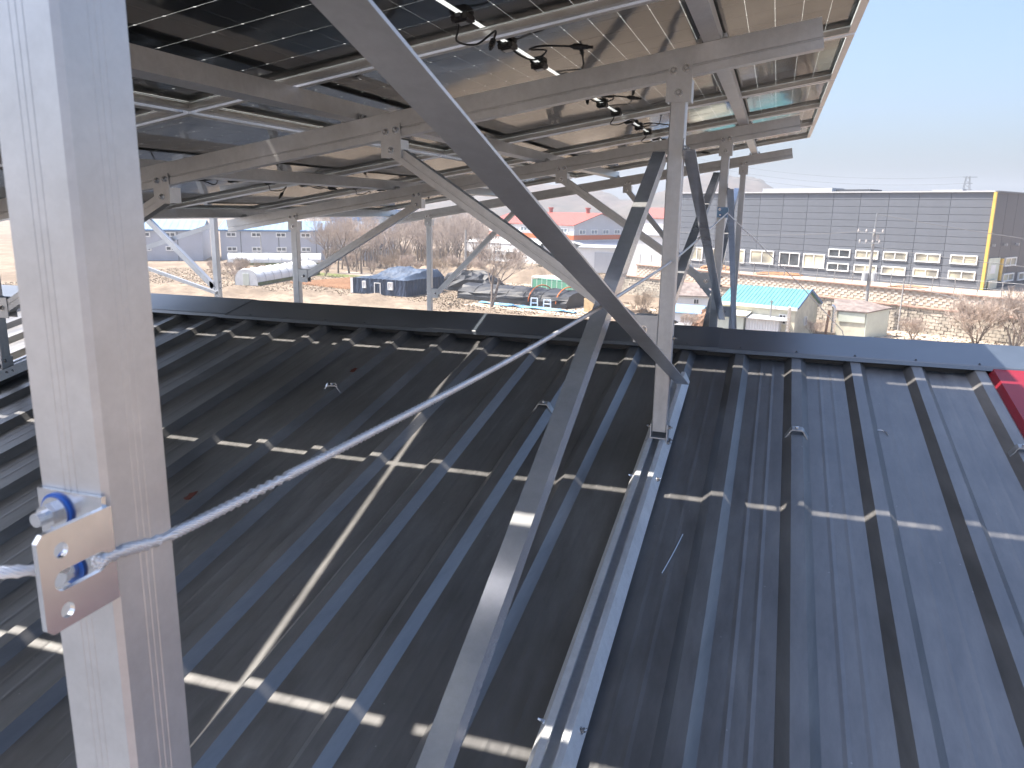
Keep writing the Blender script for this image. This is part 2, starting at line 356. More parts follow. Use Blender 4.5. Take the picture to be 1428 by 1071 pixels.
# ================================================================== SOLAR RACK
T = math.tan(R(9.51)); CT, ST = math.cos(R(9.51)), math.sin(R(9.51))
TDIR = Vector((CT, 0, ST)); NDIR = Vector((-ST, 0, CT))
KR = 0.603                                             # rafter tops: z = KR + T x
KP = 0.670                                             # module frame undersides
PW = 0.055
def groove_profile(w):
    h = w/2; c = 0.0035; g = 0.00035; out = []
    def side(): return [(-h+c, 0)] + sum([[(q-0.0005, 0), (q, -g), (q+0.0005, 0)] for q in (-0.005, 0.0, 0.005)], []) + [(h-c, 0)]
    for k in range(4):
        for u, d in side():
            x, y = u, -(h + d)
            a = k*math.pi/2; out.append((x*math.cos(a)-y*math.sin(a), x*math.sin(a)+y*math.cos(a)))
    return out
POST_PROF = groove_profile(PW)
def rail_top(y): return ztop(y) + 0.045
def make_rack():
    rk = thing('solar_rack', 'aluminium solar rack of posts, rafters, purlins and braces over the roof', 'solar rack', (-0.36, 2.87, rail_top(2.87)))
    AL = 'anodised_aluminium'
    def bolt(parent, p, axis, r=0.0100):
        p = Vector(p); a = Vector(axis).normalized()
        b = MB(); b.cyl(p, p+a*0.002, r*1.45, 14); b.cur = 1; b.cyl(p+a*0.002, p+a*0.009, r*1.05, 6); b.cur = 0; b.cyl(p+a*0.009, p+a*0.016, r*0.55, 8)
        return b.build('bolt', ['zinc_steel', 'bolt_steel'], parent)
    # rafters
    RY = {'near': 0.353, 'one': 2.85, 'two': 5.52, 'three': 8.20}
    prof = [(0, 0), (0, -0.060), (0.003, -0.0615), (0.003, -0.0655), (-0.003, -0.068), (-0.003, -0.095), (0.046, -0.095), (0.046, -0.084), (0.043, -0.084), (0.043, -0.092), (0.001, -0.092), (0.001, -0.070), (0.006, -0.066), (0.006, -0.0615), (0.003, -0.058), (0.003, -0.003), (0.043, -0.003), (0.043, -0.012), (0.046, -0.012), (0.046, 0)]
    rafters = {}
    for k, y in RY.items():
        b = MB(); x0, x1 = -4.36, 0.083
        b.prism(prof, (x0, y, KR+T*x0), (x1, y, KR+T*x1), (0, 1, 0), NDIR)
        rafters[k] = b.build('rafter', AL, rk)
    # purlins
    for xc in (-0.256, -1.625, -2.815, -4.225):
        b = MB(); w = 0.056; hh = 0.0645
        zb = KR + T*xc + 0.0008
        pr = [(-w/2, 0), (w/2, 0), (w/2, hh), (w/2-0.012, hh), (w/2-0.012, hh-0.003), (w/2-0.003, hh-0.003), (w/2-0.003, 0.003), (-w/2+0.003, 0.003), (-w/2+0.003, hh-0.003), (-w/2+0.012, hh-0.003), (-w/2+0.012, hh), (-w/2, hh)]
        b.prism(pr, (xc, 0.10, zb), (xc, 8.34, zb), TDIR, NDIR)
        pu = b.build('purlin', AL, rk)
        for k, y in RY.items():                        # clamps that hold the purlin on the rafter
            for sx in (-1, 1):
                for yy in (y+0.008, y+0.038):
                    q = Vector((xc, yy, zb)) + TDIR*sx*(w/2+0.008)
                    c = MB(); c.box(q+NDIR*0.012, (0.004, 0.016, 0.022), Matrix((TDIR, (0, 1, 0), NDIR)).transposed())
                    c.box(q+NDIR*0.003+TDIR*sx*0.006, (0.016, 0.020, 0.004), Matrix((TDIR, (0, 1, 0), NDIR)).transposed())
                    c.cyl(q+NDIR*0.004+TDIR*sx*0.008, q+NDIR*0.016+TDIR*sx*0.008, 0.006, 6)
                    c.build('clamp', 'galvanised_steel', pu)
    # posts with their head brackets and feet
    right = {'near': (-0.4095, 0.3805), 'one': (-0.3545, 2.8775), 'two': (-0.358, 5.5475), 'three': (-0.350, 8.2275)}
    left = {'one': (-3.70, 2.8775), 'two': (-3.712, 5.5475), 'three': (-3.735, 8.2275)}
    posts = {}
    def rb(x): return KR + T*x - 0.096
    def head_plate(p, x, y, drop, name='head_bracket'):
        b = MB(); z0 = rb(x)
        w = 0.043; zt_ = z0 + 0.048
        b.poly([(x-w, y-0.004, z0-drop), (x+w, y-0.004, z0-drop), (x+w, y-0.004, z0+0.002+T*w), (x+w-0.004, y-0.004, zt_+T*w), (x-w+0.004, y-0.004, zt_-T*w), (x-w, y-0.004, z0+0.002-T*w)], (0, -0.0045, 0))
        hb = b.build(name, AL, p)
        for sx in (-1, 1):
            b = MB(); b.span((x+sx*(w-0.004), y-0.004, z0-drop+0.002), (x+sx*w, y+PW+0.006, z0-0.006)); b.build('cheek', AL, hb)
        for sx in (-1, 1): bolt(hb, (x+sx*0.021, y-0.0085, z0+0.026+sx*0.021*T), (0, -1, 0))
        bolt(hb, (x, y-0.0085, z0-drop*0.62), (0, -1, 0))
        return hb
    for grp, rowlabel in ((right, 'right'), (left, 'left')):
        for k, (x, y) in grp.items():
            zb = rail_top(y) + (0.020 if k == 'one' else 0.0); zt = rb(x) - 0.012
            b = MB(); b.prism(POST_PROF, (x, y, zb), (x, y, zt), (1, 0, 0), (0, 1, 0))
            p = b.build('post', AL, rk, label=('big pale aluminium post close to the camera at the left' if (grp is right and k == 'near') else None)); posts[(rowlabel, k)] = p
            head_plate(p, x, y-PW/2, 0.080)
            # foot bracket: a U saddle sitting on the rail
            b = MB(); q = PW/2; zf = rail_top(y)
            for sx in (-1, 1):
                b.prism([(-0.032, -0.052), (0.032, -0.052+0.064*S), (0.032, 0.055), (-0.032, 0.050)], (x+sx*(q+0.0008), y, zf), (x+sx*(q+0.0048), y, zf), (0, 1, 0), (0, 0, 1))
            b.prism([(-q-0.0048, 0.0), (q+0.0048, 0.0), (q+0.0048, 0.004), (-q-0.0048, 0.004)], (x, y-0.034, zf-0.034*S+0.001), (x, y+0.034, zf+0.034*S+0.001), (1, 0, 0), (0, 0, 1))
            fb = b.build('foot_bracket', AL, p)
            for sx in (-1, 1):
                bolt(fb, (x+sx*(q+0.0048), y-0.012, zf+0.036), (sx, 0, 0), 0.007)
                bolt(fb, (x+sx*(q+0.0048), y-0.018, zf-0.022), (sx, 0, 0), 0.007)
                bolt(fb, (x+sx*(q+0.0048), y+0.014, zf-0.020), (sx, 0, 0), 0.007)
    # knee braces in the plane of each rafter
    def knee(k, x0, z0, x1, z1, px):
        y = RY[k]
        a = Vector((x0, y+PW/2, z0)); c = Vector((x1, y+PW/2, z1)); d = (c-a).normalized(); nn = Vector((-d.z, 0, d.x))
        h = 0.026
        b = MB(); b.prism([(-0.022, -h), (0.022, -h), (0.022, -0.004), (0.0205, -0.003), (0.0205, 0.003), (0.022, 0.004), (0.022, h), (-0.022, h), (-0.022, 0.004), (-0.0205, 0.003), (-0.0205, -0.003), (-0.022, -0.004)], a, c, (0, 1, 0), nn)
        br = b.build('knee_brace', AL, rk)
        head_plate(br, x0, y, 0.075, 'brace_bracket')
        sg = 1 if px > x1 else -1
        # plate between the lower end and the post
        pl = MB(); xe = px - sg*PW/2
        xa, xb = sorted((x1-sg*0.025, xe))
        for yy in (y+0.002, y+PW-0.002-0.004):
            pl.span((xa, yy, z1-0.050), (xb, yy+0.004, z1+0.052))
        pl.span((xe-sg*0.004, y+0.001, z1-0.052), (xe-sg*0.0005, y+PW-0.001, z1+0.054))
        lp = pl.build('brace_foot', AL, br)
        bolt(lp, (x1+sg*0.012, y+0.002, z1), (0, -1, 0))
        for dz in (-0.03, 0.03): bolt(lp, (px+sg*PW/2, y+PW/2, z1+dz), (sg, 0, 0), 0.006)
    knee('one', -1.452, rb(-1.452)-0.045, -0.445, -0.425, right['one'][0])
    knee('two', -1.476, rb(-1.476)-0.045, -0.440, -0.462, right['two'][0])
    knee('three', -1.490, rb(-1.490)-0.045, -0.440, -0.990, right['three'][0])
    knee('one', -2.575, rb(-2.575)-0.045, -3.615, -0.520, left['one'][0])
    knee('two', -2.610, rb(-2.610)-0.045, -3.625, -0.560, left['two'][0])
    knee('three', -2.680, rb(-2.680)-0.045, -3.645, -0.960, left['three'][0])
    # crossed angle bars between the right-hand posts
    def angle(p0, p1, side, style, w=0.044, t=0.004, mat='bright_aluminium'):
        # style 'top': flat leg on top, seen from above; style 'under': flat leg at the bottom, seen from below
        p0 = Vector(p0); p1 = Vector(p1); d = (p1-p0).normalized(); sx = Vector((side, 0, 0)); sx = (sx - d*sx.dot(d)).normalized()
        up = sx.cross(d); up = up if up.z > 0 else -up; q = -1 if style == 'top' else 1
        b = MB(); b.prism([(0, 0), (w, 0), (w, q*t), (t, q*t), (t, q*w), (0, q*w)], p0, p1, sx, up)
        o = b.build('angle_brace', mat, rk)
        for e in (p0 + d*0.035, p1 - d*0.035): bolt(o, e + up*q*0.024 + Vector((side*t, 0, 0)), (side, 0, 0), 0.007)
        return o
    # foot of one post to the head of the next, on either side of the row
    za = lambda y: 0.365 - 0.338*y
    xa = lambda y: -0.389 + 0.0222*y
    angle((xa(3.03), 3.03, za(3.03)), (xa(0.30), 0.30, za(0.30)), 1, 'under', w=0.050, mat=AL)
    angle((-0.384, 2.815, 0.203), (-0.438, 0.30, -1.245), -1, 'top')
    angle((-0.326, 2.800, 0.205), (-0.329, 5.62, -0.735), 1, 'under')
    angle((-0.386, 5.560, 0.265), (-0.383, 2.86, -0.505), -1, 'top')
    angle((-0.329, 5.460, 0.150), (-0.321, 8.26, -1.370), 1, 'under')
    angle((-0.379, 8.220, 0.240), (-0.387, 5.50, -0.800), -1, 'top')
    # base rails lying on the ribs
    def base_rail(xc, y0, y1, wide=False):
        pr = [(-0.052, -0.045), (0.052, -0.045), (0.052, -0.042), (0.031, 0.0), (0.013, 0.0), (0.013, -0.010), (0.016, -0.010), (0.016, -0.003), (0.027, -0.003), (0.044, -0.041), (-0.044, -0.041), (-0.027, -0.003), (-0.016, -0.003), (-0.016, -0.010), (-0.013, -0.010), (-0.013, 0.0), (-0.031, 0.0), (-0.052, -0.042)]
        b = MB(); b.prism(pr, (xc, y0, rail_top(y0)), (xc, y1, rail_top(y1)), (1, 0, 0), (0, 0, 1))
        # raised ribs on the lips
        for q in (0.018, 0.021, 0.024):
            b.prism([(q-0.0006, -0.001), (q+0.0006, -0.001), (q+0.0006, 0.0012), (q-0.0006, 0.0012)], (xc, y0, rail_top(y0)), (xc, y1, rail_top(y1)), (1, 0, 0), (0, 0, 1))
        r = b.build('base_rail', 'rail_aluminium', rk)
        y = y0 + 0.6
        while y < y1:
            for sx in (-1, 1): bolt(r, (xc+sx*0.043, y, rail_top(y)-0.026), (sx*0.9, 0, 0.4), 0.006)
            y += 1.1
        return r
    base_rail(-0.3625, -4.6, 3.50); base_rail(-0.358, 4.62, 12.0)
    base_rail(-3.70, -4.6, 3.50); base_rail(-3.72, 4.62, 12.0)
    for y in (2.62, 2.66, 2.70, 2.74, 3.0, 3.04): bolt(rk.children[-2], (-3.70+0.040, y, rail_top(y)-0.020), (0.9, 0, 0.42), 0.007)
    return rk, posts
rack, posts = make_rack()

# ------------------------------------------------------------------ solar modules
ML, MW, GAP = 2.315, 1.125, 0.029         # along the tilt, across, gap between neighbours
def module_parts():
    fr = MB(); fh = 0.035
    # frame local axes: x along tilt (0..ML), y across (0..MW), z up, underside at 0
    lip = [(0, 0), (0.028, 0), (0.028, 0.0018), (0.0018, 0.0018), (0.0018, 0.024), (0.011, 0.024), (0.011, 0.0256), (0.0018, 0.0256), (0.0018, 0.0315), (0.011, 0.0315), (0.011, fh), (0, fh)]
    fr.prism(lip, (0, 0, 0), (ML, 0, 0), (0, 1, 0), (0, 0, 1))
    fr.prism(lip, (0, MW, 0), (ML, MW, 0), (0, -1, 0), (0, 0, 1))
    fr.prism(lip, (0, 0.0005, 0.0003), (0, MW-0.0005, 0.0003), (1, 0, 0), (0, 0, 1))
    fr.prism(lip, (ML, 0.0005, 0.0003), (ML, MW-0.0005, 0.0003), (-1, 0, 0), (0, 0, 1))
    frame = fr.mesh('frame', 'frame_aluminium')
    gl = MB(); gl.span((0.004, 0.004, 0.0258), (ML-0.004, MW-0.004, 0.0312)); glass = gl.mesh('glass', 'panel_glass')
    ce = MB(); g = 0.0022; mx, my, mid = 0.020, 0.017, 0.018; gx = 0.0012; g = 0.0028
    nx, ny = 24, 6; cw = (ML-2*mx-mid-(nx-2)*gx)/nx; ch = (MW-2*my-(ny-1)*g)/ny
    for i in range(nx):
        x0 = mx + i*(cw+gx) + (mid-gx if i >= nx//2 else 0)
        for j in range(ny):
            y0 = my + j*(ch+g); c = 0.003; z0, z1 = 0.0280, 0.0288
            p = [(x0+c, y0), (x0+cw-c, y0), (x0+cw, y0+c), (x0+cw, y0+ch-c), (x0+cw-c, y0+ch), (x0+c, y0+ch), (x0, y0+ch-c), (x0, y0+c)]
            ce.poly([(a, b, z1) for a, b in p], z1-z0)
    ce.cur = 1; ce.add([(0.012, 0.012, 0.0296), (ML-0.012, 0.012, 0.0296), (ML-0.012, MW-0.012, 0.0296), (0.012, MW-0.012, 0.0296)], [(0, 1, 2, 3)])
    cells = ce.mesh('cell_sheet', ['solar_cell', 'encapsulant'])
    jb = MB(); jb.box((0, 0, -0.010), (0.052, 0.062, 0.018)); jb.box((0, 0, -0.0205), (0.040, 0.046, 0.004)); jb.box((0.0, 0.036, -0.008), (0.020, 0.012, 0.012)); jb.box((0.0, -0.036, -0.008), (0.020, 0.012, 0.012))
    jbm = jb.mesh('junction_box', 'black_plastic', bevel=0.002)
    ld = MB(); ld.box((0, 0, -0.0233), (0.026, 0.030, 0.0016)); ldm = ld.mesh('lid', 'galvanised_steel')
    return frame, glass, cells, jbm, ldm
FRAME, GLASS, CELLS, JBOX, JLID = module_parts()
def cable_mesh(pts):
    b = MB(); P = []
    pts = [Vector(p) for p in pts]
    for i in range(len(pts)-1):                # Catmull-Rom
        a, c, d, e = pts[max(i-1, 0)], pts[i], pts[i+1], pts[min(i+2, len(pts)-1)]
        for k in range(7):
            t = k/7; P.append(0.5*((2*c)+(d-a)*t+(2*a-5*c+4*d-e)*t*t+(-a+3*c-3*d+e)*t**3))
    P.append(pts[-1]); b.tube(P, 0.0032, 7); return b.mesh('cable', 'black_plastic', smooth=True), P
def connector_mesh(P):
    d = (P[-1]-P[-4]).normalized(); e = P[-1]
    b = MB(); b.tube([e-d*0.012, e-d*0.004, e, e+d*0.026, e+d*0.030, e+d*0.048, e+d*0.049, e+d*0.064], [0.0045, 0.007, 0.0095, 0.0095, 0.0075, 0.0075, 0.0045, 0.0045], 10)
    return b.mesh('connector', 'black_plastic')
MID = ML/2
variants = []
for seed in range(4):
    rr = random.Random(seed+3); zz = 0.0258
    j = lambda s: rr.uniform(-s, s)
    m1, P1 = cable_mesh([(MID, 0.225, zz-0.010), (MID+0.02, 0.27, zz-0.03), (MID+0.07+j(.02), 0.30, zz-0.045+j(.01)), (MID+0.12+j(.02), 0.25, zz-0.035), (MID+0.08, 0.16+j(.03), zz-0.04), (MID+0.14, 0.12, zz-0.050), (MID+0.235+j(.03), 0.15+j(.05), zz-0.062+j(.015))])
    m2, P2 = cable_mesh([(MID, MW-0.225, zz-0.010), (MID-0.02, MW-0.18, zz-0.03), (MID-0.06+j(.02), MW-0.13, zz-0.05), (MID-0.01, MW-0.08+j(.02), zz-0.055), (MID+0.07, MW-0.12, zz-0.045), (MID+0.10+j(.02), MW-0.21+j(.03), zz-0.085+j(.02))])
    variants.append(((m1, connector_mesh(P1)), (m2, connector_mesh(P2))))
ordinal = ['farthest', 'second farthest', 'third farthest', 'fourth farthest', 'fifth farthest', 'sixth farthest', 'nearest']
Y_END = 8.20
XE = [0.236, 0.236-(ML+GAP)*CT]                       # upper edges of the two columns
for ci, xe in enumerate(XE):
    for ri in range(7):
        y1 = Y_END - ri*(MW+GAP); y0 = y1 - MW
        xo = xe - ML*CT; zo = KP + T*xo
        lab = 'framed glass solar panel, %s row, %s' % (ordinal[ri], 'upper column along the high right edge' if ci == 0 else 'lower column along the low left edge')
        t = thing('solar_module', lab, 'solar panel', (xo, y0, zo), 'solar panels of the roof array')
        t.rotation_euler = (0, -R(9.51), 0)
        obj('frame', FRAME, t); obj('glass', GLASS, t); cs = obj('cell_sheet', CELLS, t); cs['kind'] = 'stuff'
        for q in (0.187, MW/2, MW-0.187):
            jb_ = obj('junction_box', JBOX, t); jb_.location = (MID, q, 0.0258); obj('lid', JLID, jb_)
        for cm, cn in variants[(ri+2*ci) % 4]:
            ca = obj('cable', cm, t); obj('connector', cn, ca)

# ------------------------------------------------------------------ wire rope and its bracket on the near post
def make_bracket(name, label, fold, sy, L1, L2, HT, mat, sgn=-1):
    # L plate: one leg on the post's front face, one leg standing out towards -Y in the plane of its right face
    x, y, z = fold
    t = thing(name, label, 'bracket', fold, 'zinc angle brackets on the posts')
    b = MB(); th = 0.0035
    b.span((x-L1, y-th, z-HT), (x, y-0.0002, z+0.006)); b.build('flange', mat, t)
    # leg with slot and holes, built as strips around the openings
    b = MB(); X0_, X1_ = x-0.0002, x+th-0.0002
    def strip(ya, yb, za, zb): b.span((X0_, y-ya, z-za), (X1_, y-yb, z-zb))
    d = L2
    c = 0.004
    prof_out = [(0.0, 0.0), (d-c, 0.0), (d, c), (d, HT-c), (d-c, HT), (0.0, HT)]
    bm = bmesh.new()
    outer = [bm.verts.new((0, -a, -q)) for a, q in prof_out]
    edges = [bm.edges.new((outer[i], outer[(i+1) % len(outer)])) for i in range(len(outer))]
    def ring(pts):
        vs = [bm.verts.new((0, -a, -q)) for a, q in pts]
        for i in range(len(vs)): edges.append(bm.edges.new((vs[i], vs[(i+1) % len(vs)])))
    circ = lambda ca, cq, r, n=16: [(ca+r*math.cos(2*math.pi*i/n), cq+r*math.sin(2*math.pi*i/n)) for i in range(n)]
    ring(circ(d-0.015, 0.0135, 0.0048)); ring(circ(d-0.015, HT-0.0105, 0.0048))
    sr = 0.0062; s0, s1 = 0.0125, d-0.0145; cq = HT*0.52
    ring([(s1+sr*math.cos(a), cq+sr*math.sin(a)) for a in [R(-90+180*i/8) for i in range(9)]] + [(s0+sr*math.cos(a), cq+sr*math.sin(a)) for a in [R(90+180*i/8) for i in range(9)]])
    bmesh.ops.triangle_fill(bm, use_beauty=True, use_dissolve=False, edges=edges)
    ret = bmesh.ops.extrude_face_region(bm, geom=bm.faces[:])
    bmesh.ops.translate(bm, vec=(th, 0, 0), verts=[v for v in ret['geom'] if isinstance(v, bmesh.types.BMVert)])
    bmesh.ops.recalc_face_normals(bm, faces=bm.faces)
    me = bpy.data.meshes.new('slotted_leg'); bm.to_mesh(me); bm.free(); me.materials.append(M[mat])
    obj('slotted_leg', me, t)
    bx, bz = x-L1+0.016, z-0.008
    b = MB(); b.cyl((bx, y-th, bz), (bx, y-th-0.0018, bz), 0.0125, 24); b.build('washer', 'blue_plastic', t)
    b = MB(); b.cyl((bx, y-th-0.0018, bz), (bx, y-th-0.0034, bz), 0.0105, 24); b.build('washer', 'zinc_steel', t)
    b = MB(); b.cyl((bx, y-th-0.0034, bz), (bx, y-th-0.0100, bz), 0.0078, 6); b.cyl((bx, y-th-0.010, bz), (bx, y-th-0.017, bz), 0.0045, 12); b.build('bolt', 'zinc_steel', t)
    b = MB(); b.cyl((bx+0.006, y-th, z-HT+0.017), (bx+0.006, y-th-0.0016, z-HT+0.017), 0.0115, 24); b.build('washer', 'blue_plastic', t)
    b = MB(); b.cyl((bx+0.006, y-th-0.0016, z-HT+0.017), (bx+0.006, y-th-0.011, z-HT+0.017), 0.0075, 12); b.build('bolt', 'zinc_steel', t)
    return t
make_bracket('rope_bracket', 'shiny zinc angle bracket with blue washers on the big near post', (-0.3818, 0.3528, -0.184), -1, 0.052, 0.053, 0.062, 'zinc_steel')
make_bracket('rope_bracket', 'small bluish bracket on the post beyond the ridge, where the wire rope ends', (-0.315, 5.52, 0.030), -1, 0.070, 0.053, 0.062, 'blue_zinc')

def rope_mesh(path, r, lay=0.034, strands=9, ns=7, seg_len=0.006):
    path = [Vector(p) for p in path]
    # resample with Catmull-Rom
    P = []
    for i in range(len(path)-1):
        a, c, d, e = path[max(i-1, 0)], path[i], path[i+1], path[min(i+2, len(path)-1)]
        n = max(2, int((d-c).length/seg_len))
        for k in range(n):
            t = k/n; P.append(0.5*((2*c)+(d-a)*t+(2*a-5*c+4*d-e)*t*t+(-a+3*c-3*d+e)*t**3))
    P.append(path[-1])
    b = MB(); L = 0; ang = []
    for i, p in enumerate(P):
        if i: L += (P[i]-P[i-1]).length
        ang.append(2*math.pi*L/lay)
    ref = Vector((0, 0, 1)); strands_pts = [[] for _ in range(strands)]
    for i, p in enumerate(P):
        t = (P[min(i+1, len(P)-1)]-P[max(i-1, 0)]).normalized(); a = (ref-t*ref.dot(t)).normalized(); c = t.cross(a)
        for s_ in range(strands):
            th = ang[i] + 2*math.pi*s_/strands
            strands_pts[s_].append(p + (a*math.cos(th)+c*math.sin(th))*r*0.72)
    for s_ in range(strands): b.tube(strands_pts[s_], r*0.28, 5)
    b.tube(P, r*0.70, 6)
    return b
pm('wire_steel', (0.82, 0.83, 0.85), 0.35, 0.55)
rope = rope_mesh([(-0.378, 0.338, -0.2155), (-0.3815, 0.362, -0.2185), (-0.382, 0.405, -0.225), (-0.380, 0.54, -0.2265), (-0.376, 0.83, -0.2275), (-0.372, 1.08, -0.2265), (-0.367, 1.49, -0.220), (-0.361, 1.90, -0.209), (-0.346, 2.93, -0.171), (-0.333, 3.91, -0.108), (-0.313, 5.47, 0.000)], 0.0047, seg_len=0.008)
tag(rope.build('wire_rope', 'wire_steel', smooth=True), 'slack steel wire rope from the near post bracket to the far bracket', 'wire rope')
rope = rope_mesh([(-0.388, 0.325, -0.2145), (-0.396, 0.300, -0.207), (-0.43, 0.285, -0.207), (-0.55, 0.26, -0.214), (-0.95, 0.20, -0.22)], 0.0042, seg_len=0.008)
tag(rope.build('wire_rope', 'wire_steel', smooth=True), 'short steel wire rope leaving the near bracket to the left edge', 'wire rope')
b = MB(); b.tube([(-0.312, 5.50, -0.005), (0.18, 6.4, -0.50), (0.62, 7.2, -0.98), (0.70, 7.35, -1.225)], 0.0035, 6)
tag(b.build('stay_wire', 'wire_steel'), 'thin straight stay wire slanting down to the right from the far bracket', 'wire')

# ------------------------------------------------------------------ second rack seen past the near post
def second_rack():
    rk = thing('solar_rack', 'sunlit pale rack posts with crossed braces seen left beyond the ridge', 'solar rack', (-5.04, 6.2, ztop(6.2)))
    AL = 'anodised_aluminium'
    for x, y in ((-5.04, 6.20), (-6.15, 6.20)):
        b = MB(); b.prism(POST_PROF, (x, y, ztop(y)+0.045), (x, y, 0.02), (1, 0, 0), (0, 1, 0)); p = b.build('post', AL, rk)
        for dz in (0.30, 0.24):
            c = MB(); c.cyl((x+0.028, y, ztop(y)+dz), (x+0.045, y, ztop(y)+dz), 0.008, 6); c.build('bolt', 'zinc_steel', p)
    b = MB(); b.bar((-6.1, 6.19, 0.10), (-5.07, 6.19, -0.775), 0.044, 0.05, (0, 1, 0)); b.build('knee_brace', AL, rk)
    b = MB(); b.bar((-6.3, 6.235, -0.545), (-5.05, 6.235, -0.185), 0.006, 0.044, (0, 1, 0)); b.build('brace', AL, rk)
    b = MB(); b.bar((-6.4, 6.16, -0.475), (-5.03, 6.16, -0.825), 0.030, 0.030, (0, 1, 0)); b.build('brace', AL, rk)
    b = MB(); b.span((-5.11, 6.168, -0.82), (-5.062, 6.172, -0.72)); b.build('brace_foot', AL, rk)
    b = MB(); b.bar((-7.4, 6.2, -0.40), (-4.95, 6.2, 0.07), 0.045, 0.09, (0, 1, 0)); b.build('rafter', AL, rk)
second_rack()

# ================================================================== BACKGROUND SETTING
def ground_mat(name, c1, c2, c3, s1=0.05, s2=0.9, bump=0.5):
    m = bpy.data.materials.new(name); m.use_nodes = True; nt = m.node_tree; n = nt.nodes; l = nt.links; b = n['Principled BSDF']
    b.inputs['Roughness'].default_value = 0.95; b.inputs['Specular IOR Level'].default_value = 0.1
    geo = n.new('ShaderNodeNewGeometry')
    a = n.new('ShaderNodeTexNoise'); a.inputs['Scale'].default_value = s1; a.inputs['Detail'].default_value = 6; l.new(geo.outputs['Position'], a.inputs['Vector'])
    d = n.new('ShaderNodeTexNoise'); d.inputs['Scale'].default_value = s2; d.inputs['Detail'].default_value = 8; d.inputs['Roughness'].default_value = 0.75; l.new(geo.outputs['Position'], d.inputs['Vector'])
    rp = n.new('ShaderNodeValToRGB'); rp.color_ramp.elements[0].position = 0.40; rp.color_ramp.elements[0].color = (*c1, 1)
    rp.color_ramp.elements[1].position = 0.60; rp.color_ramp.elements[1].color = (*c2, 1); l.new(a.outputs['Fac'], rp.inputs[0])
    r2_ = n.new('ShaderNodeMapRange'); r2_.inputs['From Min'].default_value = 0.38; r2_.inputs['From Max'].default_value = 0.68; l.new(d.outputs['Fac'], r2_.inputs[0])
    mix = n.new('ShaderNodeMix'); mix.data_type = 'RGBA'; l.new(r2_.outputs[0], mix.inputs[0]); l.new(rp.outputs[0], mix.inputs[6]); mix.inputs[7].default_value = (*c3, 1)
    l.new(mix.outputs[2], b.inputs['Base Color'])
    bp = n.new('ShaderNodeBump'); bp.inputs['Strength'].default_value = bump; bp.inputs['Distance'].default_value = 0.5; l.new(d.outputs['Fac'], bp.inputs['Height']); l.new(bp.outputs[0], b.inputs['Normal'])
    M[name] = m
ground_mat('dry_ground', (0.215, 0.170, 0.128), (0.33, 0.268, 0.205), (0.165, 0.13, 0.10), 0.13, 0.8)
ground_mat('tilled_soil', (0.36, 0.20, 0.115), (0.42, 0.25, 0.15), (0.27, 0.15, 0.09), 0.2, 1.5)
ground_mat('sandy_yard', (0.46, 0.40, 0.33), (0.52, 0.46, 0.38), (0.40, 0.30, 0.23), 0.15, 0.7, 0.2)
ground_mat('hill_wood', (0.105, 0.085, 0.075), (0.075, 0.072, 0.062), (0.15, 0.12, 0.10), 0.006, 0.06, 0.9)
ground_mat('green_verge', (0.16, 0.19, 0.07), (0.22, 0.22, 0.10), (0.12, 0.13, 0.05), 0.2, 1.2)
def ngon_sheet(name, pts, z, mat, thick=0.3):
    b = MB(); b.poly([(x, y, z) for x, y in pts], thick); return struct(b.build(name, mat))
g = MB(); g.poly([(1600*math.cos(2*math.pi*i/48), 1600*math.sin(2*math.pi*i/48), GROUND) for i in range(48)], 0.5); struct(g.build('ground', 'dry_ground'))
# tilled strip with furrow ridges
fld = ngon_sheet('field', [(-66, 97), (-55, 93.5), (-50, 97), (-56, 103), (-62, 108)], GROUND+0.03, 'tilled_soil', 0.02)
b = MB()
for i in range(14):
    t = i/13; p0 = Vector((-66+11*t, 97-3.5*t, GROUND+0.03)); p1 = Vector((-62+12*t, 108-10*t, GROUND+0.03))
    b.prism([(-0.35, 0), (0.35, 0), (0.12, 0.22), (-0.12, 0.22)], p0, p1, ((p1-p0).normalized().cross(Vector((0, 0, 1)))), (0, 0, 1))
fr = b.build('furrows', 'tilled_soil', fld); fr['kind'] = 'stuff'
ngon_sheet('path', [(-70, 116), (-48, 108), (-30, 110), (-30, 113), (-48, 111.5), (-70, 120)], GROUND+0.02, 'sandy_yard', 0.015)
ngon_sheet('verge', [(-80, 112), (-66, 109), (-60, 112), (-78, 117)], GROUND+0.015, 'green_verge', 0.012)
ngon_sheet('yard', [(-34, 84), (-14, 78), (-12, 90), (-32, 96)], GROUND+0.012, 'sandy_yard', 0.01)
ngon_sheet('lane', [(8, 74), (26, 66), (28, 70), (20.5, 78.6), (11, 84)], GROUND+0.012, 'sandy_yard', 0.01)
# rough banks of dry grass: low uneven mounds
def bank(name, x0, x1, y0, y1, h, mat, seed, nx=60, ny=14):
    rr = random.Random(seed); vs = []; fs = []
    ph = [rr.uniform(0, 6) for _ in range(6)]
    for j in range(ny+1):
        for i in range(nx+1):
            u = i/nx; v = j/ny; x = x0+(x1-x0)*u; y = y0+(y1-y0)*v
            e = math.sin(math.pi*v)**0.8*min(1, 6*u, 6*(1-u))
            z = GROUND - 0.15 + e*h*(0.75+0.2*math.sin(0.7*x+ph[0])+0.15*math.sin(1.9*x+ph[1]+y))+rr.uniform(-1, 1)*0.10*e
            vs.append((x, y, z))
    for j in range(ny):
        for i in range(nx): a = j*(nx+1)+i; fs.append((a, a+1, a+nx+2, a+nx+1))
    b = MB(); b.add(vs, fs); return struct(b.build(name, mat, smooth=True))
bank('bank', -95, -34, 74, 86, 1.3, 'dry_ground', 3)
bank('bank', -60, -26, 112, 132, 2.2, 'dry_ground', 4)
bank('bank', -40, -8, 70, 79, 0.8, 'dry_ground', 5)
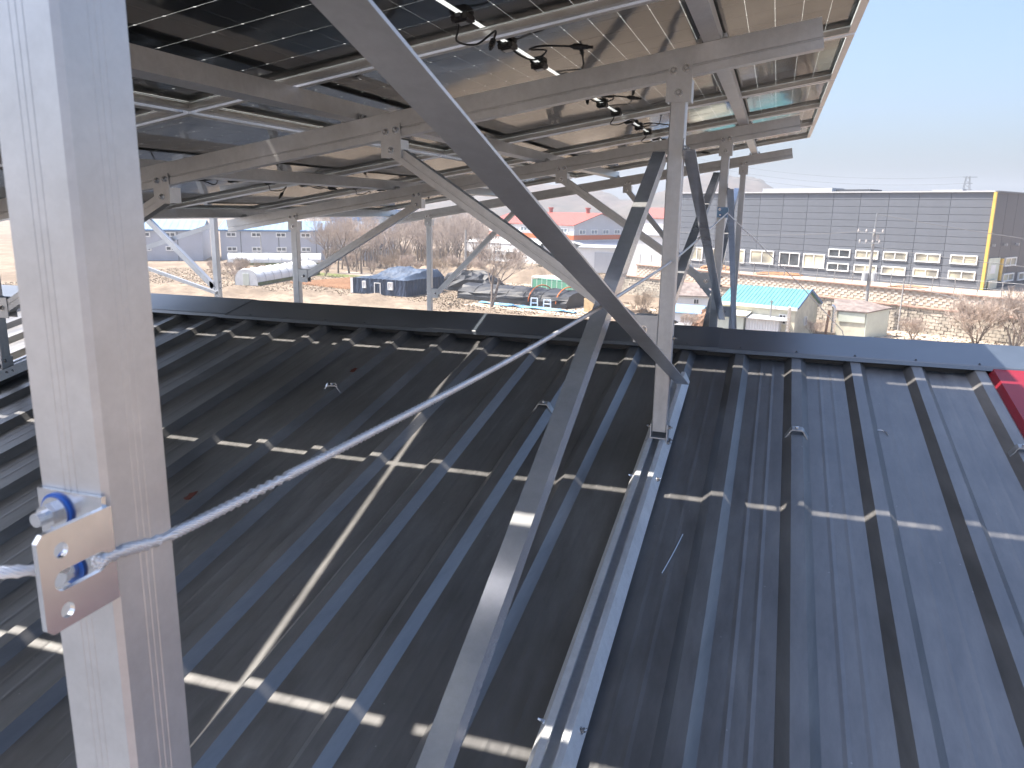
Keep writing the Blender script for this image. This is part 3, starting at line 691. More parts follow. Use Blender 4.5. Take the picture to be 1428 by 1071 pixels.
# hills
def hill():
    vs = []; fs = []; nx, ny = 700, 16
    gs = [(-210, 33, 95), (-66, 45, 50), (-12, 28, 34), (-420, 34, 150), (-760, 40, 170), (320, 26, 150), (620, 36, 160), (-1100, 40, 200)]
    rr = random.Random(11)
    for j in range(ny+1):
        for i in range(nx+1):
            x = -1300+2300*i/nx; v = j/ny; y = 560+280*v + 0.00012*x*x
            e = math.sin(math.pi*min(1, v*0.5+0.0))
            z = GROUND-2 + e*(sum(a*math.exp(-((x-c)/w)**2) for c, a, w in gs)+ rr.uniform(-1.0, 1.0)*1.2+1.6*math.sin(x*0.05)+1.1*math.sin(x*0.17+y*0.03))
            vs.append((x, y, z))
    for j in range(ny):
        for i in range(nx): a = j*(nx+1)+i; fs.append((a, a+1, a+nx+2, a+nx+1))
    b = MB(); b.add(vs, fs); return struct(b.build('hills', 'hill_wood', smooth=True))
hill()

# ------------------------------------------------------------------ materials of the far things
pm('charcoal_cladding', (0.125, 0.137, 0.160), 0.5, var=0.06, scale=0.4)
pm('shaded_cladding', (0.085, 0.085, 0.10), 0.5, var=0.06, scale=0.4)  # charcoal cladding darkened for the factory side turned from the sun; shade in the colour
pm('coping_grey', (0.45, 0.46, 0.47), 0.5)
pm('white_frame', (0.80, 0.80, 0.78), 0.5)
pm('pale_room', (0.64, 0.59, 0.42), 0.5, var2=(0.22, 0.21, 0.18), scale=0.55, detail=1)
pm('dark_pane', (0.06, 0.07, 0.08), 0.12, 0.0, 0.6, var=0.4, scale=1.5)
pm('blue_pane', (0.20, 0.25, 0.29), 0.15, 0.0, 0.6, var=0.3, scale=1.2)
pm('yellow_trim', (0.62, 0.42, 0.10), 0.5, var=0.1, scale=2)
pm('white_render', (0.74, 0.75, 0.75), 0.7, var=0.05, scale=0.6)
pm('pale_grey_cladding', (0.47, 0.49, 0.52), 0.55, var=0.05, scale=0.5)
pm('lilac_cladding', (0.42, 0.44, 0.50), 0.55, var=0.05, scale=0.5)
pm('light_blue_roof', (0.19, 0.31, 0.47), 0.5, var=0.06, scale=0.4)
pm('blue_fascia', (0.10, 0.20, 0.36), 0.5)
pm('coral_roof', (0.37, 0.105, 0.085), 0.55, var=0.08, scale=0.5)
pm('orange_band', (0.55, 0.14, 0.05), 0.55)
pm('teal_roof', (0.10, 0.27, 0.285), 0.45, var=0.10, scale=1.2)
pm('cream_wall', (0.66, 0.63, 0.50), 0.75, var=0.10, scale=1.5)
pm('pale_green_panel', (0.60, 0.64, 0.55), 0.6, var=0.06, scale=1.0)
pm('weathered_roof', (0.27, 0.225, 0.205), 0.85, var2=(0.15, 0.12, 0.11), scale=1.8)
pm('green_sheet', (0.10, 0.30, 0.20), 0.6)
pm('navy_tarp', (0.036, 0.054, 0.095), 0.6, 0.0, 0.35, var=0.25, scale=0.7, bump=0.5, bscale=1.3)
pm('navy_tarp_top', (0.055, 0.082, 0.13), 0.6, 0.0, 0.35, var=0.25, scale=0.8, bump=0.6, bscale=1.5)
pm('black_tarp', (0.028, 0.030, 0.036), 0.55, 0.0, 0.4, var=0.4, scale=0.9, bump=0.6, bscale=1.2)
pm('blue_tarp', (0.10, 0.30, 0.55), 0.5, var2=(0.25, 0.45, 0.60), scale=1.2, bump=0.4, bscale=2)
pm('poly_film', (0.72, 0.74, 0.74), 0.45, 0.0, 0.5, var=0.10, scale=0.8)
pm('green_mesh', (0.10, 0.28, 0.19), 0.7)
pm('orange_hose', (0.65, 0.17, 0.04), 0.5)
pm('plywood', (0.50, 0.36, 0.20), 0.8, var=0.2, scale=3)
pm('block_stone', (0.50, 0.46, 0.40), 0.9, var=0.22, scale=1.4, bump=0.4, bscale=6)
pm('lower_stone', (0.40, 0.36, 0.30), 0.9, var=0.30, scale=1.2, bump=0.5, bscale=5)
pm('mortar_dark', (0.17, 0.15, 0.13), 0.95)
pm('red_coping', (0.33, 0.21, 0.165), 0.85, var=0.2, scale=2)
pm('concrete', (0.33, 0.32, 0.31), 0.85, var=0.12, scale=3)
pm('bark', (0.19, 0.155, 0.13), 0.9, var=0.25, scale=5)
pm('twig', (0.34, 0.28, 0.24), 0.9, var=0.2, scale=2)
pm('twig_pale', (0.42, 0.34, 0.285), 0.9, var=0.2, scale=2)
pm('dry_brush', (0.30, 0.235, 0.175), 0.95, var=0.3, scale=1.5)
pm('evergreen', (0.035, 0.060, 0.030), 0.8, var=0.4, scale=1.0)
pm('dark_metal', (0.10, 0.105, 0.115), 0.5, 0.3)
pm('silver_duct', (0.70, 0.72, 0.75), 0.25, 0.95)
pm('brown_debris', (0.25, 0.15, 0.10), 0.9, var=0.4, scale=4)
pm('white_plastic', (0.78, 0.79, 0.80), 0.5)
pm('porcelain', (0.45, 0.42, 0.40), 0.3)

V2 = lambda p, z: Vector((p[0], p[1], z))
def wall_window(parent, c, u, n, s, z, w, h, pane='dark_pane', frame='white_frame', fw=0.09, depth=0.10, mull=1):
    # c: 2D start corner of the wall, u: 2D unit along the wall, n: 2D outward unit; s, z: centre
    u3 = Vector((u[0], u[1], 0)); n3 = Vector((n[0], n[1], 0)); o = Vector((c[0], c[1], 0)) + u3*s + Vector((0, 0, z)); rot = Matrix((u3, n3, Vector((0, 0, 1)))).transposed()
    b = MB()
    for sx in (-1, 1): b.box(o+u3*sx*(w/2-fw/2)+n3*depth/2, (fw, depth, h), rot)
    for sz in (-1, 1): b.box(o+Vector((0, 0, sz*(h/2-fw/2)))+n3*depth/2, (w-2*fw, depth, fw), rot)
    for k in range(mull): b.box(o+u3*(w*((k+1)/(mull+1)-0.5))+n3*depth*0.42, (fw*0.8, depth*0.84, h-2*fw), rot)
    win = b.build('window', frame, parent)
    b = MB(); b.box(o+n3*depth*0.18, (w-2*fw, depth*0.30, h-2*fw), rot); b.build('pane', pane, win)
    return win
def gable_house(name, label, cat, c, u, L, D, zb, ze, zr, wallm, roofm, over=0.25, ribs=0, thick=0.10, group=None, fascia=None):
    # c: front left corner, u: along the eave; depth goes to the left-hand side of u (away from the camera)
    t = thing(name, label, cat, (c[0], c[1], zb), group)
    u3 = Vector((u[0], u[1], 0)).normalized(); v3 = Vector((-u3.y, u3.x, 0)); c3 = Vector((c[0], c[1], 0))
    P = lambda s, d, z: c3+u3*s+v3*d+Vector((0, 0, z))
    b = MB(); b.prism([(0, zb), (D, zb), (D, ze), (D/2, zr), (0, ze)], P(0, 0, 0), P(L, 0, 0), v3, (0, 0, 1)); b.build('wall', wallm, t)
    sl = (zr-ze)/(D/2)
    for k, (d0, d1) in enumerate(((-over, D/2), (D+over, D/2))):
        z0 = ze - over*sl; rb_ = MB()
        p = [P(-over, d0, z0+0.01), P(L+over, d0, z0+0.01), P(L+over, d1, zr+0.01), P(-over, d1, zr+0.01)]
        q = [x+Vector((0, 0, thick)) for x in p]
        rb_.poly(q, thick-0.005)
        rf = rb_.build('roof', roofm, t)
        if ribs:
            rbb = MB(); n = int(L/ribs)
            for i in range(n+1):
                s_ = -over + (L+2*over)*i/n
                a = P(s_, d0, z0+0.01+thick+0.015); e = P(s_, d1, zr+0.01+thick+0.015); rbb.bar(a, e, 0.09, 0.05, u3)
            rr_ = rbb.build('roof_ribs', roofm, rf); rr_['kind'] = 'stuff'
    if fascia:
        for d0 in (-over-0.03, D+over+0.03):
            f = MB(); f.bar(P(-over, d0, ze-over*sl-0.02), P(L+over, d0, ze-over*sl-0.02), 0.10, 0.28, v3); f.build('fascia', fascia, t)
    return t, P, (u3.x, u3.y), (v3.x, v3.y)

# ------------------------------------------------------------------ terrace, retaining walls, fence
W0 = Vector((-4.0, 96.6)); W1 = Vector((19.6, 79.85)); WU = (W1-W0).normalized(); WN = Vector((WU.y, -WU.x))   # outward to the camera
wp = lambda s, off=0: W0 + WU*s + WN*off
TER = -7.0; S0, S1 = -16.5, 62.0
a_, b_ = wp(S0), wp(S1)
ngon_sheet('terrace', [a_, b_, (95, 95), (70, 170), (12, 175), (-12, 135)], TER, 'sandy_yard', 4.2)
def retaining(name, label, z0, z1, off, bw, bh, gapx, depthv, mat, s0, s1, lattice):
    p = wp(s0, off); t = thing(name, label, 'retaining wall', (p.x, p.y, z0))
    u3 = Vector((WU.x, WU.y, 0)); n3 = Vector((WN.x, WN.y, 0)); rot = Matrix((u3, n3, Vector((0, 0, 1)))).transposed()
    b = MB(); m = (wp(s0, off-0.35)+wp(s1, off-0.35))/2
    b.box((m.x, m.y, (z0+z1)/2), (s1-s0, 0.5, z1-z0), rot); b.build('backing', 'mortar_dark', t)
    b = MB(); rr = random.Random(5); nz = int(round((z1-z0)/bh)); hh = (z1-z0)/nz
    for r_ in range(nz):
        s = s0 + (0.5*bw if r_ % 2 else 0)
        while s < s1-bw:
            q = wp(s+bw/2, off-0.10+rr.uniform(-depthv, depthv)); b.box((q.x, q.y, z0+hh*(r_+0.5)), (bw-gapx*(1 if lattice else rr.uniform(0.6, 1.6)), 0.30, hh*(0.80 if lattice else 0.90)), rot); s += bw
    o = b.build('block_courses', mat, t); o['kind'] = 'stuff'
    m = (wp(s0, off-0.05)+wp(s1, off-0.05))/2
    b = MB(); b.box((m.x, m.y, z1+0.05), (s1-s0, 0.55, 0.10), rot); b.build('coping', 'red_coping', t)
retaining('retaining_wall', 'upper retaining wall of pale blocks in a pierced lattice below the fence', -8.45, TER-0.12, 0.0, 0.72, 0.27, 0.30, 0.0, 'block_stone', S0, S1, True)
retaining('retaining_wall', 'lower retaining wall of rough tan stone courses behind the sheds', GROUND-0.1, -8.62, 1.0, 0.60, 0.30, 0.05, 0.05, 'lower_stone', S0-2, S1, False)
lb = MB(); lb.poly([(*wp(S0-2, 0.95), -8.60), (*wp(S1, 0.95), -8.60), (*wp(S1, -0.2), -8.60), (*wp(S0-2, -0.2), -8.60)], 0.2); struct(lb.build('ledge', 'sandy_yard'))
p = wp(S0, -0.25); fence = thing('wire_fence', 'low silvery post and wire fence along the top of the retaining wall', 'fence', (p.x, p.y, TER))
s = S0+0.3
while s < 40:
    p = wp(s, -0.25); f = MB(); f.cyl((p.x, p.y, TER), (p.x, p.y, TER+1.35), 0.045, 6); f.build('post', 'galvanised_steel', fence); s += 2.05
for z in (0.18, 0.62, 1.28):
    p, q = wp(S0+0.3, -0.25), wp(40, -0.25); f = MB(); f.cyl((p.x, p.y, TER+z), (q.x, q.y, TER+z), 0.020 if z > 1 else 0.012, 5); f.build('wire', 'galvanised_steel', fence)

# ------------------------------------------------------------------ charcoal factory
FC = Vector((19.602, 86.74)); FU = Vector((-0.866, 0.5)); FN = Vector((-0.5, -0.866)); SV = Vector((0.5, 0.866)); SN = Vector((0.866, -0.5)); FT = 2.34; FL = 38.9; FD = 44
def factory():
    t = thing('charcoal_factory', 'large charcoal panel clad factory with rows of white windows and yellow corner', 'factory', (FC.x, FC.y, TER))
    u3, n3 = Vector((*FU, 0)), Vector((*FN, 0)); v3, m3 = Vector((*SV, 0)), Vector((*SN, 0)); up = Vector((0, 0, 1)); c = Vector((*FC, 0))
    b = MB(); b.poly([c-n3*0.06-m3*0.06+up*(FT-0.05), c+u3*FL-n3*0.06+up*(FT-0.05), c+u3*FL+v3*FD+up*(FT-0.05), c+v3*FD-m3*0.06+up*(FT-0.05)], FT-TER); b.build('wall', 'charcoal_cladding', t)
    rows = 13; hh = (FT-TER)/rows
    seams = [0.06, 3.9] + [3.9+3.01*k for k in range(1, 12)] + [FL]
    cache = {}
    def panel(wd):
        k = round(wd, 2)
        if k not in cache:
            b = MB(); b.prism([(-0.055, 0.012), (0.0, 0.012), (0.0, hh-0.045), (-0.055, hh-0.012)], (0.02, 0, 0), (wd-0.02, 0, 0), (0, 1, 0), (0, 0, 1)); cache[k] = b.mesh('wall_panel', 'charcoal_cladding')
        return cache[k]
    import_rot = Matrix((u3, n3, up)).transposed().to_4x4()
    for r_ in range(rows):
        for a, e in zip(seams[:-1], seams[1:]):
            o = obj('wall_panel', panel(e-a), t); o.matrix_local = Matrix.Translation(c+u3*a+up*(TER+r_*hh) - Vector(ORIG[t.name])) @ import_rot
    rot2 = Matrix((v3, m3, up)).transposed().to_4x4()
    cache2 = {}
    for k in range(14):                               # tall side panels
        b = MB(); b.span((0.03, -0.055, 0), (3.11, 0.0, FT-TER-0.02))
        cache2.setdefault('m', b.mesh('side_panel', 'shaded_cladding'))
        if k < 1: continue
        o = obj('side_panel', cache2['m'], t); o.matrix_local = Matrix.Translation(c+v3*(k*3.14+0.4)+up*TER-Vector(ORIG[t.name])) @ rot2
    b = MB(); b.span((0.1, -0.055, 3.15), (3.50, 0.0, FT-TER-0.02)); o = obj('side_panel', b.mesh('side_panel', 'shaded_cladding'), t); o.matrix_local = Matrix.Translation(c+up*TER-Vector(ORIG[t.name])) @ rot2
    b = MB(); b.box(c+n3*0.06+m3*0.02+up*((FT+TER)/2), (0.26, 0.26, FT-TER), Matrix((u3, n3, up)).transposed()); b.build('corner_trim', 'yellow_trim', t)
    b = MB(); b.box(c+u3*FL/2+n3*0.05+up*(FT+0.06), (FL, 0.30, 0.14), Matrix((u3, n3, up)).transposed()); b.build('coping', 'coping_grey', t)
    b = MB(); b.box(c+v3*(FD/2+0.3)+m3*0.05+up*(FT+0.06), (FD, 0.30, 0.14), Matrix((v3, m3, up)).transposed()); b.build('coping', 'charcoal_cladding', t)
    W = [(32.6, 34.2, -6.0, -4.44), (29.5, 31.0, -6.0, -4.44), (26.5, 28.2, -5.95, -4.41), (22.6, 25.6, -5.84, -4.39), (19.3, 21.75, -5.88, -4.45), (16.3, 18.75, -5.93, -4.46)]
    for k, s0 in enumerate((13.45, 10.4, 7.42, 4.18, 0.78)): W += [(s0, s0+2.36, -4.56, -3.78), (s0, s0+2.36, -6.08, -5.32)]
    for k, (s0, s1, z0, z1) in enumerate(W):
        wall_window(t, FC, FU, FN, (s0+s1)/2, (z0+z1)/2, s1-s0+0.12, z1-z0+0.12, 'dark_pane' if k in (6, 7, 4) else 'pale_room', fw=0.10, depth=0.14)
    for s0, s1, z0, z1 in ((5.38, 8.8, -4.85, -4.05), (5.38, 8.7, -6.42, -5.68), (10.28, 13.9, -6.5, -5.75)):
        wall_window(t, FC, SV, SN, (s0+s1)/2, (z0+z1)/2, s1-s0, z1-z0+0.1, 'pale_room', fw=0.13, depth=0.16)
    # open doorway beside the corner
    b = MB(); b.box(c+v3*2.3+m3*0.03+up*(-5.45), (3.2, 0.10, 3.0), Matrix((v3, m3, up)).transposed()); d = b.build('doorway', 'pale_green_panel', t)
    b = MB(); b.box(c+v3*2.0+m3*0.11+up*(-5.05), (1.4, 0.05, 0.85), Matrix((v3, m3, up)).transposed()); b.build('notice', 'white_render', d)
    b = MB(); b.box(c+v3*1.9+m3*0.30+up*(-6.5), (2.2, 0.12, 0.85), Matrix((v3, m3, up)).transposed()); b.build('board', 'cream_wall', d)
    b = MB(); b.box(c+v3*4.25+m3*0.12+up*(-5.15), (0.5, 0.25, 2.2), Matrix((v3, m3, up)).transposed()); b.build('door_trim', 'yellow_trim', d)
    for s_ in (1.0, 4.6, 8.2, 11.8):
        b = MB(); b.box(c+v3*s_+m3*0.16+up*(-2.7), (0.14, 0.30, 0.22), Matrix((v3, m3, up)).transposed()); b.build('wall_lamp', 'coping_grey', t)
    # roof-top things
    b = MB(); b.box(c+u3*23+v3*6+up*(FT+0.30), (9, 3, 0.75), Matrix((u3, n3, up)).transposed()); b.build('roof_upstand', 'coping_grey', t)
    b = MB(); b.box(c+u3*17.5+v3*7+up*(FT+0.22), (6, 3, 0.6), Matrix((u3, n3, up)).transposed()); b.build('roof_upstand', 'dark_metal', t)
    b = MB(); b.box(c+u3*6+v3*5+up*(FT+0.15), (3, 1, 0.5), Matrix((u3, n3, up)).transposed()); b.build('roof_upstand', 'coping_grey', t)
    return t
factory()
# louvred plant enclosure on the roof edge at the far right
pe = thing('plant_screen', 'grey louvred plant screen above the factory roof at the right edge', 'plant screen', (27.0, 99.0, FT))
for k in range(6):
    b = MB(); b.box((30.5, 98.6, FT+0.1+k*0.30), (7.5, 0.18, 0.17), rz=0.35); b.build('louvre', 'coping_grey', pe)
for xx, yy in ((27.0, 97.3), (33.9, 99.8)):
    b = MB(); b.span((xx-0.06, yy-0.06, FT), (xx+0.06, yy+0.06, FT+1.85)); b.build('post', 'dark_metal', pe)

# ------------------------------------------------------------------ coral-roofed factory and its white neighbours
cf, P, u, v = gable_house('red_roof_factory', 'white factory with a coral red gable roof and an orange band', 'factory', (-64.95, 177.3), (0.85, -0.527), 29.0, 16.0, GROUND, -3.05, -0.65, 'white_render', 'coral_roof', 0.5, 0.9, 0.14)
C0 = (-64.95, 177.3)
C1 = (C0[0]+u[0]*29, C0[1]+u[1]*29)
nf = (-v[0], -v[1])
b = MB(); b.bar(P(-0.05, -0.06, -5.65), P(29.06, -0.06, -5.65), 0.12, 0.95, (v[0], v[1], 0)); b.build('orange_band', 'orange_band', cf)
b = MB(); b.bar(P(29.06, -0.1, -5.65), P(29.06, 16.06, -5.65), 0.12, 0.95, (u[0], u[1], 0)); b.build('orange_band', 'orange_band', cf)
b = MB(); b.prism([(0.06, -5.15), (15.94, -5.15), (15.94, -3.07), (8.0, -0.7), (0.06, -3.07)], P(29.0, 0, 0), P(29.035, 0, 0), (v[0], v[1], 0), (0, 0, 1)); b.build('gable_cladding', 'pale_grey_cladding', cf)
for s_ in (13.5, 25.5): wall_window(cf, C0, u, nf, s_, -4.25, 3.4, 1.0, 'blue_pane', fw=0.16, depth=0.2, mull=2)
for s_ in (2.4, 6.0, 9.6, 13.2): wall_window(cf, C1, v, u, s_, -4.5, 2.0, 1.0, 'blue_pane', fw=0.14, depth=0.2, mull=1)
for d_ in (13.0, 25.0):
    q = P(d_, 8.0, -0.6); b = MB(); b.cyl(q, q+Vector((0, 0, 0.9)), 0.45, 10); b.cyl(q+Vector((0, 0, 0.9)), q+Vector((0, 0, 1.2)), 0.65, 10); b.build('roof_vent', 'coral_roof', cf)
b = MB(); b.poly([P(29.1, -0.5, -6.4), P(34.0, -0.5, -7.6), P(34.0, 15.5, -7.6), P(29.1, 15.5, -6.4)], 0.15); b.build('lean_to_roof', 'pale_grey_cladding', cf)
b = MB(); b.poly([P(29.1, 0, -7.8), P(33.8, 0, -7.8), P(33.8, 15, -7.8), P(29.1, 15, -7.8)], 3.1); b.build('lean_to', 'white_render', cf)
wsh, P, u, v = gable_house('white_annex', 'plain white low annex with small windows left below the orange band', 'building', (-65.5, 163.0), (20.0, -7.0), 21.0, 7.0, GROUND, -7.2, -6.6, 'white_render', 'white_render', 0.1)
for s_ in (5.2, 9.4, 13.0): wall_window(wsh, (-65.5, 163.0), u, (-v[0], -v[1]), s_, -9.2, 2.4, 1.0, 'blue_pane', fw=0.14, depth=0.2)
b_ = thing('white_shed', 'white flat-roofed shed with a pale blue roller door under the orange band', 'shed', (-33.5, 138.5, GROUND))
b = MB(); b.box((-29.0, 141.5, -8.8), (9.5, 5.5, 4.4), rz=0.07); b.build('wall', 'white_render', b_)
b = MB(); b.box((-28.8, 141.4, -6.5), (10.0, 6.0, 0.18), rz=0.07); b.build('roof', 'coping_grey', b_)
b = MB(); b.box((-27.6, 138.75, -9.1), (5.8, 0.12, 3.6), rz=0.07); b.build('roller_door', 'pale_grey_cladding', b_)
cf2, P, u, v = gable_house('red_roof_factory', 'second coral roofed hall partly hidden behind the posts', 'factory', (-34.0, 205.0), (15, -6.0), 15.0, 14.0, GROUND, -1.6, 0.8, 'white_render', 'coral_roof', 0.4, 0.9, 0.14)
gh_, P, u, v = gable_house('grey_hall', 'grey flat hall behind the second coral roof', 'building', (-16.0, 205.0), (16, 2.0), 26.0, 14.0, GROUND, 0.6, 0.9, 'lilac_cladding', 'blue_fascia', 0.3)
sw = thing('white_wall_building', 'white walled building with a yellow post behind the lattice wall', 'building', (-18, 122, GROUND))
b = MB(); b.box((-17.5, 125.5, -7.2), (8.5, 5, 7.0), rz=-0.1); b.build('wall', 'white_render', sw)
b = MB(); b.box((-17.5, 125.5, -3.6), (9.0, 5.4, 0.2), rz=-0.1); b.build('roof', 'coping_grey', sw)
b = MB(); b.cyl((-14.9, 118.0, GROUND+4), (-14.9, 118.0, -4.9), 0.16, 8); tag(b.build('bollard', 'yellow_trim'), 'bright yellow pole standing at the end of the terrace', 'pole')

# ------------------------------------------------------------------ long lilac-grey hall with light blue roof (left)
def left_hall(name, label, c, u, L, D, rows, per, zb=GROUND):
    t, P, u_, v_ = gable_house(name, label, 'warehouse', c, u, L, D, zb, -5.0, -3.3, 'lilac_cladding', 'light_blue_roof', 0.3, 1.2, 0.14, fascia='blue_fascia')
    k = 0
    for z in rows:
        s_ = 2.2
        while s_ < L-1.5:
            wall_window(t, c, u_, (-v_[0], -v_[1]), s_, z, 2.0, 0.95, 'dark_pane', fw=0.2, depth=0.2); s_ += per
    s_ = 4.0
    while s_ < L:
        b = MB(); b.box(P(s_, -0.04, (zb-5.3)/2), (0.12, 0.1, -5.3-zb), rz=math.atan2(u_[1], u_[0])); b.build('seam', 'dark_metal', t); s_ += 7.5
    return t
left_hall('long_hall', 'long lilac grey hall with light blue roof, far left', (-134.0, 112.2), (25, 16.2), 31.0, 14.0, (-5.9, -8.6), 4.6)
left_hall('long_hall', 'second lilac grey hall with light blue roof behind the greenhouses', (-107.0, 133.3), (25, 13.0), 35.0, 14.0, (-5.9, -8.8), 4.9)
sg = MB(); sg.poly([(-94.5, 155.0, -0.5), (-78.5, 163.0, -0.5), (-79.0, 164.0, -0.5), (-95.0, 156.0, -0.5)], 3.4)
sgn_ = thing('sign_board', 'pale blue board with dark lettering above the light blue roof', 'sign', (-94.5, 155, -3.9))
sg.build('board', 'light_blue_roof', sgn_)
def stroke_text(parent, o, u, strokes, sx, sz, wd, name):
    for st in strokes:
        pass
u3 = Vector((16, 8, 0)).normalized(); n3 = Vector((u3.y, -u3.x, 0))
o = Vector((-94.5, 155.0, -2.2)) + n3*0.06
# two blocks of dark strokes, as far as the photograph lets them be read
def strokes(x0, segs):
    b = MB()
    for (a, z0, c, z1) in segs:
        b.bar(o+u3*(x0+a)+Vector((0, 0, z0)), o+u3*(x0+c)+Vector((0, 0, z1)), 0.06, 0.20, n3)
    k = b.build('lettering', 'dark_metal', sgn_); k['kind'] = 'stuff'
strokes(1.2, [(0, 0, 0, 0.9), (0, 0.45, 0.8, 0.45), (0.8, 0, 0.8, 0.9), (0, 0, 0.8, 0), (1.2, 0, 1.2, 0.9), (1.2, 0.9, 2.0, 0.9), (1.2, 0.45, 2.0, 0.45), (1.2, 0, 2.0, 0), (2.3, 0, 2.3, 0.9)])
strokes(6.0, [(0, 0.9, 0.9, 0.9), (0.9, 0.9, 0.6, 0.1), (1.3, 0, 1.3, 0.9), (1.3, 0.9, 1.7, 0.4), (1.7, 0.4, 2.1, 0.9), (2.1, 0.9, 2.1, 0), (2.5, 0, 3.1, 0)])

# ------------------------------------------------------------------ greenhouses
def tunnel(name, label, p0, p1, w, h, mat='poly_film', hoopm='galvanised_steel', rough=0.0, skirtm='green_verge'):
    rt = random.Random(int(w*10))
    p0 = Vector((*p0, GROUND)); p1 = Vector((*p1, GROUND)); d = (p1-p0).normalized(); sd = Vector((-d.y, d.x, 0)); L = (p1-p0).length
    t = thing(name, label, 'greenhouse', p0)
    prof = [(-w/2, 0)] + [(-w/2*math.cos(math.pi*i/14)*(0.96+0.04*abs(math.cos(math.pi*i/14))), 0.35*h+0.65*h*math.sin(math.pi*i/14)) for i in range(15)] + [(w/2, 0)]
    n = len(prof); vs = []; fs = []; m = max(3, int(L/1.2))
    for k in range(m+1):
        q = p0 + d*L*k/m; sag = 0.0 if k % 2 == 0 else 0.04
        for a, z in prof: vs.append(q+sd*a*(1-sag*0.6+rt.uniform(-rough, rough))+Vector((0, 0, z*(1-sag+rt.uniform(-rough, rough)))))
    for k in range(m):
        for j in range(n-1): fs.append((k*n+j, k*n+j+1, (k+1)*n+j+1, (k+1)*n+j))
    fs.append(tuple(range(n-1, -1, -1))); fs.append(tuple(m*n+j for j in range(n)))
    b = MB(); b.add(vs, fs); cv = b.build('cover', mat, t)
    for k in range(0, m+1, 2):
        q = p0+d*L*k/m; b = MB(); b.tube([q+sd*a*1.012+Vector((0, 0, z*1.012)) for a, z in prof], 0.03, 5); b.build('hoop', hoopm, t)
    for sgn in (-1, 1):
        b = MB(); b.bar(p0+sd*sgn*(w/2+0.05)+Vector((0, 0, 0.25)), p1+sd*sgn*(w/2+0.05)+Vector((0, 0, 0.25)), 0.06, 0.45, sd); b.build('skirt', skirtm, t)
    b = MB(); q = p0-d*0.05; b.box(q+Vector((0, 0, 0.85)), (0.06, 0.9, 1.6), Matrix((d, sd, Vector((0, 0, 1)))).transposed()); b.build('door', 'pale_green_panel', t)
    return t
tunnel('greenhouse', 'near white film greenhouse tunnel with an arched open end', (-69.6, 91.6), (-72.5, 112.0), 3.4, 2.3)
tunnel('greenhouse', 'far long white film greenhouse tunnel lying crosswise behind the near one', (-96.8, 122.5), (-82.5, 131.5), 3.4, 2.2)

# ------------------------------------------------------------------ navy tarpaulin house
def tarp_house():
    t = thing('tarp_house', 'low house wrapped in navy blue tarpaulin with a sagging top', 'house', (-46.5, 90, GROUND))
    c = Vector((-51.6, 89.6, 0)); u = Vector((8.2, -1.2, 0)); L = u.length; u.normalize(); v = Vector((-u.y, u.x, 0)); D = 9.0
    rr = random.Random(2); nx, nz = 46, 6
    def wall(o, d, n, ln, h):
        vs = []; fs = []
        for j in range(nz+1):
            for i in range(nx+1):
                q = o+d*ln*i/nx; z = GROUND+h*j/nz
                off = 0.10*math.sin(i*1.7)*(j/nz)+rr.uniform(-0.05, 0.05); vs.append(q+n*off+Vector((0, 0, z)))
        for j in range(nz):
            for i in range(nx): a = j*(nx+1)+i; fs.append((a, a+1, a+nx+2, a+nx+1))
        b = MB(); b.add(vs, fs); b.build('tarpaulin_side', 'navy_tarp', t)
    wall(c, u, -v, L, 2.05); wall(c+u*L, v, u, D, 2.05); wall(c+u*L+v*D, -u, v, L, 2.05); wall(c+v*D, -v, -u, D, 2.05)
    vs = []; fs = []; n = 40
    for j in range(n+1):
        for i in range(n+1):
            a, e = i/n, j/n
            ridge = max(0, 1-abs(e-0.80)/0.32)*1.1 + max(0, 1-abs(a-0.92)/0.25)*max(0, min(1, e*3))*1.0 + max(0, 1-abs(a-0.30)/0.25)*e*0.35
            edge = min(1, 14*min(a, e, 1-a, 1-e))
            z = GROUND+2.02+edge*(min(1.05, ridge)*0.95-0.30*math.sin(math.pi*a)*math.sin(math.pi*min(1, e*1.6))+0.12*math.sin(9*a+5*e)+0.08*math.sin(23*a-11*e)+rr.uniform(-0.05, 0.05))
            vs.append(c+u*(L*a)+v*(D*e)+Vector((0, 0, z))-u*0.1*(1 if i == 0 else 0))
    for j in range(n):
        for i in range(n): a = j*(n+1)+i; fs.append((a, a+1, a+n+2, a+n+1))
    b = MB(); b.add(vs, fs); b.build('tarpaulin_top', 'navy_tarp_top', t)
    u2_, n2_ = (u.x, u.y), (-v.x, -v.y)
    wall_window(t, (c.x, c.y), u2_, n2_, 1.9, GROUND+1.25, 0.55, 0.9, 'white_plastic', fw=0.08, depth=0.22, mull=0)
    wall_window(t, (c.x, c.y), u2_, n2_, 6.0, GROUND+1.25, 0.75, 0.95, 'white_plastic', fw=0.08, depth=0.22)
    b = MB(); o_ = c+u*4.0-v*0.16+Vector((0, 0, GROUND))
    rot = Matrix((u, -v, Vector((0, 0, 1)))).transposed()
    for sx in (-0.45, 0.45): b.box(o_+u*sx+Vector((0, 0, 0.75)), (0.08, 0.10, 1.5), rot)
    b.box(o_+Vector((0, 0, 1.54)), (0.98, 0.10, 0.08), rot); b.build('door_frame', 'white_frame', t)
    b = MB(); b.bar(c-u*0.12-v*0.1+Vector((0, 0, GROUND)), c-u*0.12-v*0.1+Vector((0, 0, GROUND+2.0)), 0.35, 0.06, u); b.build('white_flap', 'white_plastic', t)
tarp_house()
